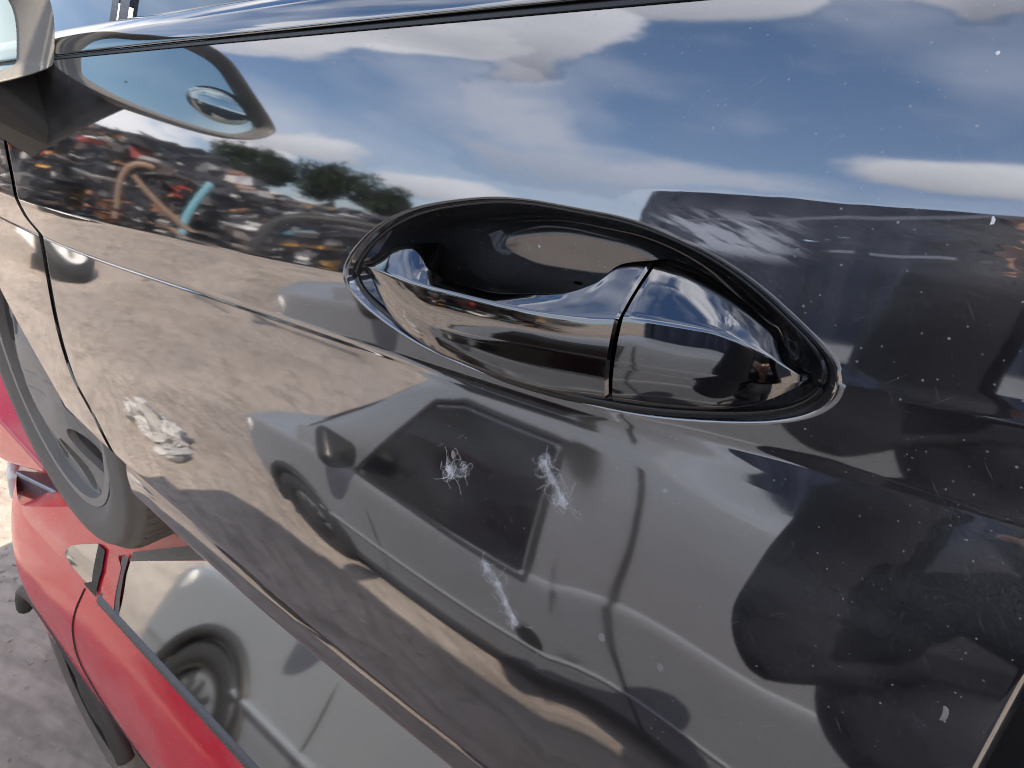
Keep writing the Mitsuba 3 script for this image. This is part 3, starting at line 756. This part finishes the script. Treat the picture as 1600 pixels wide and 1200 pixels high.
# ------------------------------------------------------------------ cars of the opposite row
def plain_car(name, label, at, paint, z0, van=False, group=None):
    """A five-door car, nose towards -x, its near side facing +y at y = at[1]."""
    k = numbered(name)
    labels[k] = {'label': label, 'category': 'car'}
    if group: labels[k]['group'] = group
    W = 1.72
    cx, yn = at

    def place(p):
        p = np.asarray(p, float)
        return np.stack([cx + p[..., 0], yn - W / 2 + p[..., 1], z0 + p[..., 2]], -1)
    st = [(-.86, .45, .28, .50, .52), (-.82, .62, .22, .60, .64), (-.70, .74, .20, .70, .75), (-.45, .80, .19, .79, .84), (-.1, .84, .18, .86, .92), (.35, .86, .18, .93, 1.0), (1.2, .86, .18, .95, 1.0), (2.3, .86, .18, .98, 1.02), (2.9, .84, .2, .98, 1.02), (3.2, .78, .25, .96, 1.0), (3.3, .66, .35, .9, .93)]
    ringsb = []
    for x, w, zb, zs, zt in st:
        h = [(w * .8, zb), (w * .965, zb + .05), (w * .99, zb + .2), (w, zb + .38 * (zs - zb)), (w * .995, zb + .62 * (zs - zb)), (w * (.99 if van else .975), zs - .06), (w * (.972 if van else .93), zs), (w * .6, (zs + zt) / 2 + .02), (0, zt)]
        full = h + [(-a, b) for a, b in h[::-1][1:]]
        ringsb.append([(x, a, b) for a, b in full])
    rb = np.array(ringsb)
    u = np.linspace(0, len(st) - 1, 56)
    rb = PchipInterpolator(np.arange(len(st)), rb)(u)
    s_ = PchipInterpolator(np.arange(rb.shape[1] + 0), np.swapaxes(rb, 0, 1))(np.linspace(0, rb.shape[1] - 1, 90))
    rb = np.swapaxes(s_, 0, 1)
    # wheel openings pressed in
    m = loft(place(rb))
    obj('body', m, paint, k, smooth=35)
    cab = []
    wb = .835 if van else .80
    for x, zl, zh, wr in [(.1, .96, .98, .80), (.55, .98, 1.25, .78), (.95, .98, 1.50, .76), (1.3, .98, 1.58, .75), (2.4, 1.0, 1.60, .75), (3.0, 1.0, 1.52, .75), (3.22, 1.0, 1.08, .75)] if van else [(.15, .96, .98, .70), (.65, .98, 1.24, .66), (1.05, .98, 1.40, .62), (1.6, .98, 1.46, .60), (2.3, 1.0, 1.44, .60), (2.8, 1.0, 1.34, .62), (3.15, 1.0, 1.04, .64)]:
        h = [(wb, zl - .06), (wb - (wb - wr) * .5, (zl + zh) / 2), (wr, zh - .05), (wr - .06, zh - .01), (wr * .5, zh + .015), (0, zh + .02)]
        cab.append([(x, a, b) for a, b in h + [(-a, b) for a, b in h[::-1][1:]]])
    cb = PchipInterpolator(np.arange(len(cab)), np.array(cab))(np.linspace(0, len(cab) - 1, 40))
    obj('cabin', loft(place(cb)), paint, k, smooth=35)
    cbi = np.array(cab)

    shell = trimesh.util.concatenate([m, loft(place(cb))])
    tri = shell.triangles - np.array([cx, yn - W / 2, z0])

    def side_y(x, z):
        """The outermost y of the body and cabin at (x, z)."""
        out = []
        a, b, c = tri[:, 0], tri[:, 1], tri[:, 2]
        det = (b[:, 0] - a[:, 0]) * (c[:, 2] - a[:, 2]) - (c[:, 0] - a[:, 0]) * (b[:, 2] - a[:, 2])
        det = np.where(np.abs(det) < 1e-12, 1e-12, det)
        for xx_, zz_ in zip(np.ravel(x), np.ravel(z)):
            u = ((xx_ - a[:, 0]) * (c[:, 2] - a[:, 2]) - (c[:, 0] - a[:, 0]) * (zz_ - a[:, 2])) / det
            v = ((b[:, 0] - a[:, 0]) * (zz_ - a[:, 2]) - (xx_ - a[:, 0]) * (b[:, 2] - a[:, 2])) / det
            ok = (u >= -1e-6) & (v >= -1e-6) & (u + v <= 1 + 1e-6)
            out.append((a[:, 1] + u * (b[:, 1] - a[:, 1]) + v * (c[:, 1] - a[:, 1]))[ok].max() if ok.any() else .8)
        return np.array(out)

    def cab_y(x, z):
        xs_ = [c[0][0] for c in cab]
        wr = np.interp(x, xs_, [c[2][1] for c in cab]); zl = np.interp(x, xs_, [c[0][2] for c in cab]); zh = np.interp(x, xs_, [c[2][2] for c in cab])
        return wb - (wb - wr) * (z - zl) / np.maximum(zh - zl, .01)
    import shapely
    panes = [[(.62, .97), (1.02, 1.41), (1.15, 1.45), (1.54, 1.44), (1.50, .95)]] if van else [[(.62, 1.0), (1.0, 1.30), (1.12, 1.345), (1.42, 1.355), (1.46, 1.01)], [(1.62, 1.01), (1.60, 1.36), (2.35, 1.345), (2.72, 1.24), (2.78, 1.04)]]
    for nm, pts in [('side_window', q) for q in panes]:
        pl = shapely.Polygon(pts).buffer(-.02).buffer(.02).segmentize(.08)
        v2, f2 = trimesh.creation.triangulate_polygon(pl, engine='earcut')
        fine = trimesh.Trimesh(np.column_stack([v2, v2[:, 0] * 0]), f2, process=False).subdivide_to_size(.12)
        v2, f2 = fine.vertices[:, :2], fine.faces
        yv = side_y(v2[:, 0], v2[:, 1])
        for sgn in (1, -1):
            p = np.column_stack([v2[:, 0], sgn * (yv + .005), v2[:, 1]])
            e = trimesh.Trimesh(place(p), f2, process=False)
            if (e.face_normals[:, 1].mean() > 0) != (sgn > 0): e.invert()
            obj(nm, e, 'mat_dark_glass', k, smooth=False)
    ws = place([(.17, -.68, 1.01), (.17, .68, 1.01), (.93, .63, 1.47), (.93, -.63, 1.47)] if van else [(.22, -.62, 1.01), (.22, .62, 1.01), (1.02, .55, 1.395), (1.02, -.55, 1.395)]) + np.array([-.02, 0, .02])
    obj('windscreen', (ws, np.array([[0, 1, 2], [0, 2, 3]])), 'mat_dark_glass', k, smooth=False)
    sy = lambda z: .86 * np.interp(z, [.2, .4, .5, .7, .9], [.965, .99, 1.0, .995, .975])
    for xx in (.62,) if van else (.62, 1.54, 2.72):
        zz_ = np.linspace(.24, .93, 24)
        xg = xx + .05 * np.sin((zz_ - .24) / .7 * np.pi) * (1 if xx != 1.54 else .35)
        obj('door_gap', sweep(place(np.column_stack([xg, sy(zz_) + .0005, zz_])), .005, 6), 'mat_rubber', k)
    if van:
        zg = np.linspace(.22, 1.50, 30)
        xg = np.interp(zg, [.22, 1.0, 1.5], [1.66, 1.615, 1.645])
        yg = side_y(xg, zg)
        obj('door_gap', sweep(place(np.column_stack([xg, yg - .003, zg])), .0085, 8), 'mat_rubber', k)
        wl = np.array([(.60, .955), (1.02, 1.43), (1.15, 1.47), (1.56, 1.46), (1.52, .93), (.60, .955)])
        wl = np.vstack([np.linspace(a, b, 8)[:-1] for a, b in zip(wl[:-1], wl[1:])])
        wl = np.vstack([wl, wl[:1]])
        obj('window_seal', sweep(place(np.column_stack([wl[:, 0], side_y(wl[:, 0], wl[:, 1]) + .002, wl[:, 1]])), .012, 6), 'mat_rubber', k)
        cup = trimesh.creation.icosphere(3, 1.0); cup.apply_scale((.055, .016, .10)); cup.apply_translation(place((1.50, .855, .56)))
        obj('door_handle', cup, 'mat_rim_black', k)
        mold = np.column_stack([np.linspace(.2, 3.1, 20), np.full(20, .866), np.full(20, .50)])
        obj('side_moulding', sweep(place(mold), .014, 8), paint, k)
    for xx in () if van else (1.28, 2.45):
        obj('door_handle', hull([(place((xx, .855, .80)), .016), (place((xx + .16, .855, .81)), .016), (place((xx + .08, .875, .805)), .014)]), paint, k)
    obj('sill_trim', sweep(place(np.column_stack([np.linspace(.25, 2.35, 8), np.full(8, .835), np.full(8, .215)])), .03, 8), 'mat_rubber', k)
    for sgn in (1, -1):
        hd = hull([(place((.60, sgn * .90, 1.02)), .05), (place((.62, sgn * 1.0, 1.03)), .055), (place((.58, sgn * .98, 1.10)), .045), (place((.60, sgn * .86, 1.06)), .03)])
        obj('wing_mirror', hd, 'mat_rim_black' if paint == 'mat_silver_paint' else paint, k, smooth=60)
        obj('headlamp', hull([(place((-.80, sgn * .52, .62)), .05), (place((-.55, sgn * .74, .70)), .05), (place((-.62, sgn * .70, .58)), .05)]), 'mat_white_plastic', k, smooth=60)
    for xx in (.0, 2.55):
        for sgn in (1, -1):
            c = place((xx, sgn * .865, .30))
            wheel(k, tuple(c), .30, .18, .195, 'mat_rim_black', tyre_mat='mat_rubber', tread=False, nuts=van, mirror=(sgn > 0), holes=10, seg=16)
            an = np.linspace(-.25, math.pi + .25, 40)
            obj('wheel_arch', sweep(c + np.column_stack([.335 * np.cos(an), np.full(40, -.012 * sgn), .335 * np.sin(an)]), .03, 8), 'mat_rubber', k)
    return k


plain_car('silver_van', 'silver grey van with black wheels parked opposite, mirrored in the black door', (-2.60, -1.28), 'mat_silver_paint', GZ, van=True)
con = 'shipping_container'
labels[con] = {'label': 'dark blue ribbed steel container standing behind the silver grey van', 'category': 'container'}
CX0, CX1, CY, CT = -1.97, 9.8, -3.55, .44
xr_ = np.arange(CX0 + .12, CX1 - .12, .055)
ph_ = (np.arange(len(xr_)) % 5)
yr_ = CY - np.where(ph_ < 2, 0, .035)
rp = np.stack([np.stack([xr_, yr_, np.full_like(xr_, z)], -1) for z in (GZ + .16, CT - .12)], 1)
obj('side_panel', (rp.reshape(-1, 3), grid_faces(len(xr_), 2)), 'mat_navy_paint', con, smooth=False)
rp2 = rp.copy(); rp2[..., 1] = 2 * CY - 2.44 - rp2[..., 1]
obj('side_panel', (rp2.reshape(-1, 3), grid_faces(len(xr_), 2)), 'mat_navy_paint', con, smooth=False)
for x_ in (CX0, CX1):
    for y_ in (CY - .08, CY - 2.36):
        obj('corner_post', box((.16, .16, CT - GZ), (x_, y_, (CT + GZ) / 2)), 'mat_navy_paint', con)
for z_ in (GZ + .08, CT - .06):
    for y_ in (CY - .065, CY - 2.375):
        obj('rail', box((CX1 - CX0 - .16, .12, .14), ((CX0 + CX1) / 2, y_, z_)), 'mat_navy_paint', con)
obj('roof', box((CX1 - CX0, 2.3, .05), ((CX0 + CX1) / 2, CY - 1.22, CT - .02)), 'mat_navy_paint', con)
obj('door', box((.05, 2.25, CT - GZ - .3), (CX0 - .02, CY - 1.22, (CT + GZ) / 2)), 'mat_navy_paint', con)
for o in (-.75, -.3, .3, .75):
    obj('locking_bar', sweep([(CX0 - .07, CY - 1.22 + o, GZ + .2), (CX0 - .07, CY - 1.22 + o, CT - .2)], .022, 8), 'mat_rim_metal', con)

# ------------------------------------------------------------------ scrap heap, pallets and trees seen in the paint
pal = np.array([(.02, .02, .025), (.03, .03, .035), (.05, .05, .055), (.12, .12, .12), (.35, .35, .36), (.6, .6, .6), (.22, .10, .05), (.45, .25, .06), (.10, .22, .30), (.30, .04, .03), (.03, .03, .04), (.06, .045, .04)])
wts = np.array([5, 5, 4, 3, 2, 1.2, 1.5, .7, .6, .5, 4, 3]); wts = wts / wts.sum()


def heap(x0, x1, y0, y1, height, count, seed):
    r = np.random.default_rng(seed)
    ms, cs = [], []
    for i in range(count):
        x, y = r.uniform(x0, x1), r.uniform(y0, y1)
        h = height(x, y)
        z = h * r.uniform(0, 1) ** .7
        s = np.array([r.uniform(.3, 1.9), r.uniform(.1, .6), r.uniform(.03, .22)]) * r.uniform(.35, 1.0)
        b = trimesh.creation.box(s)
        b.vertices += r.normal(0, .10, b.vertices.shape) * s
        b.apply_transform(trimesh.transformations.euler_matrix(r.normal(0, .16), r.normal(0, .14), r.uniform(0, 6.28)))
        b.apply_translation((x, y, GZ + z))
        ms.append(b); cs.append(np.repeat(pal[r.choice(len(pal), p=wts)][None] * r.uniform(.6, 1.3), len(b.vertices), 0))
    return trimesh.util.concatenate(ms), np.vstack(cs)


h2, c2 = heap(-48, -17, -8.5, -2.4, lambda x, y: 2.0 + .6 * math.sin(x * .7), 5200, 9)
hm, hc = heap(-30, -11, -13, -5.5, lambda x, y: 1.55 + (.75 + .5 * np.clip((-x - 11) / 12, 0, 1)) * (1 - smooth01(-157, -149, math.degrees(math.atan2(y, x)))) + .25 * math.sin(x * 1.1), 8000, 3)
hm = trimesh.util.concatenate([hm, h2]); hc = np.vstack([hc, c2])
tag(obj('scrap_heap', hm, 'mat_scrap', smooth=False, color=hc), 'long heap of crushed dark car parts and scrap metal beyond the yard', 'scrap', kind='stuff')


def tree(label, x, y, h, r, seed):
    k = numbered('tree')
    labels[k] = {'label': label, 'category': 'tree'}
    q = np.random.default_rng(seed)
    obj('trunk', sweep([(x, y, GZ), (x + .1, y, GZ + h * .3), (x - .1, y + .1, GZ + h * .6)], np.array([.3, .22, .12]), 8), 'mat_bark', k)
    vs, fs, cs = [], [], []
    for c in range(26):
        t = q.normal(0, 1, 3); t /= np.linalg.norm(t)
        cen = np.array([x, y, GZ + h * .62]) + t * np.array([r, r, h * .34]) * q.uniform(.3, .95)
        cr = r * q.uniform(.22, .42)
        m = 300
        d = q.normal(0, 1, (m, 3)); d /= np.linalg.norm(d, axis=1, keepdims=True)
        p0 = cen + d * cr * q.uniform(.4, 1.1, (m, 1)) * np.array([1.25, 1.25, .7])
        e1, e2 = q.normal(0, .2, (m, 3)), q.normal(0, .2, (m, 3))
        b = len(vs) * m * 3
        vs.append(np.stack([p0, p0 + e1, p0 + e2], 1).reshape(-1, 3))
        cs.append(np.repeat((np.array([.024, .034, .018]) * q.uniform(.5, 1.6, (m, 1)) * q.uniform(.7, 1.3)), 3, 0))
    vs = np.vstack(vs)
    obj('crown', (vs, np.arange(len(vs)).reshape(-1, 3)), 'mat_leaf', k, smooth=False, color=np.vstack(cs))


for i, (x, y, h, r) in enumerate([(-53, -28.2, 7.4, 4.4), (-49, -34.4, 7.0, 4.3), (-46.3, -38.2, 5.4, 3.2), (-43.8, -41, 4.0, 2.6), (44, -9, 5.0, 3.5), (47, -1, 4.6, 3.6)]):
    tree(['tallest green tree behind the scrap heap', 'second broad tree behind the scrap heap', 'third lower tree behind the scrap heap', 'rightmost low tree behind the scrap heap', 'nearer tree at the far rear end of the yard', 'farther tree at the far rear end of the yard'][i], x, y, h, r, 20 + i)

mat('bent_blue', {'type': 'principled', 'base_color': rgb(.16, .36, .45), 'roughness': .45})
mat('bent_brown', {'type': 'principled', 'base_color': rgb(.20, .13, .09), 'roughness': .5})
mat('bent_grey', {'type': 'principled', 'base_color': rgb(.4, .4, .4), 'roughness': .5})
O_ = np.array([-1.0, 0, -.06])


def bent(name, label, pts, r, m):
    p = O_ + (np.array(pts) - O_) * .86
    c = CubicSpline(np.arange(len(p)), p)(np.linspace(0, len(p) - 1, 40))
    sec = sweep(c, r, 10)
    tag(obj(name, sec, m, smooth=50), label, 'bumper')


bent('bent_bumper', 'blue bent bumper strip standing up against the scrap heap', [(-11.38, -5.13, -.05), (-11.5, -4.9, -.45), (-11.63, -4.70, -.95), (-11.62, -4.75, -1.15)], .07, 'mat_bent_blue')
bent('bent_bumper', 'brown bent strip curving over the scrap heap, left of the blue strip', [(-11.9, -4.2, .02), (-12.07, -3.79, -.05), (-12.15, -3.6, -.4), (-12.19, -3.55, -.85)], .05, 'mat_bent_brown')
bent('bent_bumper', 'brown strap running slantwise down the scrap heap', [(-12.05, -3.85, -.2), (-11.8, -4.3, -.7), (-11.5, -4.85, -1.15), (-11.2, -5.3, -1.35)], .05, 'mat_bent_brown')
bent('bent_bumper', 'black curved bumper leaning on the right end of the scrap heap', [(-10.97, -5.83, -1.3), (-10.8, -6.1, -.75), (-10.5, -6.5, -.5), (-10.0, -7.1, -.42), (-9.5, -7.6, -.45)], .10, 'mat_rubber')
fb = numbered('loose_wheel')
tag(fb, 'loose wheel with a white rim lying tilted on the dirt in front of the heap', 'wheel')
tw = tyre_mesh((0, 0, 0), .62, .3, .42, False, 16); rw = cat_([rim_mesh((0, .02, 0), .42, 5, .03, (.5, .24)), ring_y((0, .0, 0), .36, .44, .2)])
LW = trimesh.transformations.euler_matrix(-1.0, 0, .9); LW[:3, 3] = (-11.9, -2.35, GZ + .45)
for nm, q, m in (('tyre', tw, 'mat_rubber'), ('rim', rw, 'mat_white_plastic')):
    q.apply_transform(LW)
    obj(nm, q, m, fb, smooth=40)
wp = trimesh.creation.box((2.0, .9, .10)).subdivide().subdivide().subdivide()
wp.vertices += .18 * (meshkit.fbm(wp.vertices * 2.2, 3, 8)[:, None] - .5) * np.array([.3, .6, 1.6])
wp.apply_transform(trimesh.transformations.euler_matrix(.2, -.12, .25)); wp.apply_translation((-12.9, -2.0, GZ + .3))
tag(obj('car_panel', wp, 'mat_white_plastic', smooth=False), 'white dented car panel lying on the dirt beside the loose wheel', 'scrap')
r_ = np.random.default_rng(41)
pieces = []
for k in range(16):
    b = trimesh.creation.box((r_.uniform(.1, .38), r_.uniform(.06, .2), r_.uniform(.02, .10))).subdivide().subdivide()
    b.vertices += r_.normal(0, .012, b.vertices.shape) + .04 * (meshkit.noise(b.vertices * 9 + k, 3)[:, None] - .5)
    b.apply_transform(trimesh.transformations.euler_matrix(*r_.normal(0, .5, 2), r_.uniform(0, 6.28)))
    b.apply_translation((-4.35 + r_.normal(0, .22), -1.0 + r_.normal(0, .10), GZ + abs(r_.normal(.05, .05))))
    pieces.append(b)
tag(obj('torn_panel', trimesh.util.concatenate(pieces), 'mat_bent_grey', smooth=False), 'crumpled pale torn car panel lying on the dirt before the silver van', 'scrap')
sh = numbered('shed')
tag(sh, 'low pale grey shed behind the scrap heap, below the trees', 'shed')
obj('wall', box((7.0, 3.0, 1.7), (-24, -13.6, GZ + .85), (0, 0, .9)), 'mat_trim_grey', sh)
rf = trimesh.creation.box((7.4, 3.4, .12)).subdivide(); rf.apply_transform(trimesh.transformations.euler_matrix(.12, 0, 0)); rf.apply_transform(trimesh.transformations.euler_matrix(0, 0, .9)); rf.apply_translation((-24, -13.6, GZ + 1.95))
obj('roof', rf, 'mat_bent_grey', sh)

# ------------------------------------------------------------------ fluff, dried spots and chips on the door
def on_door(x, z, lift=0.0):
    p, n_ = surf(np.asarray(x, float), np.asarray(z, float))
    return p + n_ * lift


def tuft(label, knots, fibres, spread, seed):
    r = np.random.default_rng(seed)
    ms = []
    kn = np.array(knots)
    for k in range(fibres):
        c = kn[r.integers(len(kn))] + r.normal(0, spread * .13, 2) * r.uniform(.3, 1.6)
        m = r.integers(10, 26)
        step = spread * r.uniform(.03, .12)
        ang = r.uniform(0, 6.28) + np.cumsum(r.normal(r.normal(0, .25), .35, m))
        q = c + np.cumsum(np.column_stack([np.cos(ang), np.sin(ang)]) * step, 0)
        base = on_door(q[:, 0], q[:, 1])
        base[:, 1] -= .0003 + .0016 * r.uniform() * np.sin(np.linspace(0, np.pi, m)) ** 2
        ms.append(sweep(base, r.uniform(.00004, .00008), 4))
    for a_, b_ in zip(kn[:-1], kn[1:]):
        for k in range(9):
            t = np.linspace(0, 1, 16)
            q = a_ + (b_ - a_) * t[:, None] + np.cumsum(r.normal(0, .0005, (16, 2)), 0)
            base = on_door(q[:, 0], q[:, 1]); base[:, 1] -= .0006
            ms.append(sweep(base, r.uniform(.00004, .00007), 4))
    tag(obj('cobweb_tuft', trimesh.util.concatenate(ms), 'mat_cobweb', smooth=True), label, 'cobweb', 'white cobweb tufts stuck to the door')


tuft('white cobweb tuft with a tight round knot, leftmost of the tufts on the door', [(-.2850, -.2180), (-.2855, -.2165), (-.2840, -.2195)], 70, .0075, 1)
tuft('thin wispy cobweb tuft right beside the leftmost knotted tuft', [(-.2735, -.2125)], 22, .0065, 2)
tuft('long double white cobweb tuft, rightmost of the tufts on the door', [(-.2160, -.1905), (-.2150, -.1935), (-.2095, -.1990), (-.2035, -.2060), (-.2025, -.2085)], 110, .0065, 3)
tuft('trailing white cobweb tuft, lowest of the tufts on the door', [(-.2520, -.2665), (-.2425, -.2735), (-.2360, -.2820), (-.2305, -.2895), (-.2295, -.2925)], 105, .0060, 4)


def splat(name, label, x, z, r0, m, cat, group=None, squash=1.0, crescent=False, seed=0):
    r = np.random.default_rng(seed)
    a = np.linspace(0, 2 * np.pi, 40, endpoint=False)
    edge = 1 + .22 * (meshkit.fbm(np.stack([np.cos(a) * 1.8, np.sin(a) * 1.8, a * 0 + seed], -1), 3, seed) - .5) * 2
    rows = []
    for s, h in ((1.0, .00002), (.93, .00022), (.6, .00024), (.05, .0002)):
        rr_ = r0 * edge * s
        if crescent:
            px = x + rr_ * np.cos(a) + .9 * r0 * np.clip(np.cos(a), -1, 0) ** 2 * s * 1.65
        else:
            px = x + rr_ * np.cos(a)
        rows.append(on_door(px, z + rr_ * np.sin(a) * squash, h))
    v = np.vstack(rows)
    tag(obj(name, (v, grid_faces(4, 40, True)), m, smooth=40), label, cat, group)


mat('mud', {'type': 'diffuse', 'reflectance': rgb(.27, .26, .25)})
splat('dried_spot', 'pale dried spot just above the leftmost cobweb tuft', -.2830, -.2075, .0017, 'mat_mud', 'dirt', squash=1.5, seed=1)
splat('dried_spot', 'pale round dried spot just right of the mirrored door gap', -.1704, -.2715, .0022, 'mat_mud', 'dirt', seed=2)
splat('dried_spot', 'pale dried spot lower right of the other round spot', -.1353, -.2687, .0020, 'mat_mud', 'dirt', seed=3)
splat('paint_chip', 'grey crescent shaped paint chip near the lower right corner of the door', -.0228, -.2248, .0020, 'mat_mud', 'chip', squash=1.6, crescent=True, seed=4)
splat('paint_chip', 'small white fleck on the dark back of the handle hollow', -.2550, -.0912, .0008, 'mat_cobweb', 'chip', seed=5)
splat('paint_chip', 'white chip on the scraped strip right of the handle', -.0456, -.0509, .0010, 'mat_cobweb', 'chip', squash=1.3, crescent=True, seed=6)
splat('paint_chip', 'tiny white chip high on the door under the waist seal', -.0552, -.0030, .0006, 'mat_cobweb', 'chip', seed=7)

# ------------------------------------------------------------------ the person taking the photograph
def figure(chains, length, passes=12):
    """One smooth skin over chains of (point, radius)."""
    parts = []
    for ch in chains:
        for (p, r), (q, s) in zip(ch[:-1], ch[1:]):
            parts.append(Manifold.batch_hull([Manifold.sphere(r, 20).translate(tuple(map(float, p))), Manifold.sphere(s, 20).translate(tuple(map(float, q)))]))
    m = Manifold.batch_boolean(parts, __import__('manifold3d').OpType.Add).refine_to_length(length).to_mesh()
    t = trimesh.Trimesh(m.vert_properties[:, :3], m.tri_verts)
    trimesh.smoothing.filter_taubin(t, iterations=passes)
    return t


PX, PY = .08, -.50
person = 'person'
labels[person] = {'label': 'person in a dark jacket and trousers holding up a phone, mirrored dark in the door', 'category': 'person'}
sl, sr = (PX - .16, PY + .03, -.325), (PX + .16, PY + .03, -.325)
el, er = (-.175, -.40, -.375), (.40, -.46, -.40)
hl, hr = (-.075, -.315, -.075), (.085, -.315, -.075)
torso = [[((PX - .11, PY, -.95), .13), ((PX - .11, PY, -.76), .125), ((PX - .05, PY, -.58), .105), ((PX - .075, PY, -.42), .12)], [((PX + .11, PY, -.95), .13), ((PX + .09, PY, -.70), .115), ((PX + .09, PY, -.42), .12)],
         [((PX - .11, PY, -.95), .13), ((PX + .11, PY, -.95), .13)], [((PX - .09, PY, -.70), .115), ((PX + .09, PY, -.70), .115)], [(sl, .095), ((PX - .09, PY + .01, -.235), .078), ((PX, PY, -.27), .085)], [(sl, .095), ((PX, PY, -.30), .10), (sr, .095)], [((PX - .11, PY, -.47), .11), ((PX + .09, PY, -.42), .12)],
         [(sl, .085), (el, .068), (hl, .045)], [(sr, .085), (er, .058), (hr, .042)], [((PX, PY, -.36), .085), ((PX, PY + .02, -.27), .072)]]
obj('jacket', figure(torso, .022), 'mat_jacket', person, smooth=True)
legs = [[((PX - .10, PY, -.93), .118), ((PX - .11, PY + .02, -1.45), .075), ((PX - .12, PY - .02, GZ + .09), .055)], [((PX + .10, PY, -.93), .118), ((PX + .11, PY + .02, -1.45), .075), ((PX + .12, PY - .02, GZ + .09), .055)], [((PX - .10, PY, -.93), .118), ((PX + .10, PY, -.93), .118)]]
obj('trousers', figure(legs, .03), 'mat_jacket', person, smooth=True)
for s in (-1, 1):
    obj('shoe', figure([[((PX + s * .12, PY - .05, GZ + .05), .045), ((PX + s * .125, PY + .05, GZ + .045), .042), ((PX + s * .13, PY + .15, GZ + .035), .032)]], .015), 'mat_rubber', person, smooth=True)
head = [[((PX, PY, -.40), .055), ((PX, PY + .02, -.31), .055)], [((PX, PY + .015, -.20), .088), ((PX, PY - .01, -.19), .09)], [((PX, PY + .03, -.215), .075), ((PX, PY + .055, -.275), .05), ((PX, PY + .06, -.30), .036)],
        [((PX, PY + .10, -.205), .010), ((PX, PY + .122, -.235), .014)], [((PX - .028, PY + .10, -.27), .010), ((PX + .028, PY + .10, -.27), .010)],
        [((PX - .088, PY, -.20), .016), ((PX - .090, PY, -.235), .012)], [((PX + .088, PY, -.20), .016), ((PX + .090, PY, -.235), .012)]]
head = [[((a, b, c + .06), r) for (a, b, c), r in ch] for ch in head]
obj('head', figure(head, .008, 6), 'mat_skin', person, smooth=True)
obj('hair', figure([[((PX, PY - .01, -.105), .094), ((PX, PY - .035, -.14), .086)], [((PX, PY + .03, -.09), .078), ((PX, PY, -.09), .09)]], .012, 6), 'mat_rubber', person, smooth=True)
for s in (-1, 1):
    obj('eye', trimesh.creation.icosphere(2, .013).apply_translation((PX + s * .033, PY + .092, -.14)), 'mat_white_plastic', person)
# the phone and the two hands that hold it, just behind the lens
Fv = AXIS / np.linalg.norm(AXIS); Rv = np.cross(Fv, UP); Rv /= np.linalg.norm(Rv); Uv = np.cross(Rv, Fv)
M4 = np.eye(4); M4[:3, 0], M4[:3, 1], M4[:3, 2] = Rv, Uv, Fv
ph = rbox((.155, .075, .008), .0035)
ph.apply_transform(M4); PC = CAM - Fv * .012 + Rv * .055 - Uv * .01
ph.apply_translation(PC)
tag(obj('phone', ph, 'mat_rim_black', smooth=40), 'black phone held sideways in both hands of the person', 'phone')
for s, hw in ((-1, hl), (1, hr)):
    edge = PC + Rv * s * .080
    w = np.array(hw)
    palm = edge - Fv * .03 - Uv * .012 + Rv * s * .012
    ch = [[(w, .030), (palm, .026)], [(palm, .024), (palm + Uv * .03, .016)]]
    for i, (u, L) in enumerate(((.034, .058), (.014, .066), (-.006, .062), (-.026, .050))):
        k0 = palm + Uv * u + Rv * s * .004
        k1 = edge + Uv * u + Rv * s * .012 + Fv * .010
        k2 = k1 - Rv * s * L * .42 + Fv * .004
        ch.append([(k0, .011), (k1, .009), (k2, .0075)])
    th = palm - Uv * .018 - Rv * s * .004
    ch.append([(th, .013), (th - Rv * s * .022 - Fv * .004 + Uv * .004, .010), (th - Rv * s * .045 + Fv * .008 + Uv * .012, .009)])
    obj('hand', figure(ch, .004, 6), 'mat_skin', person, smooth=True)
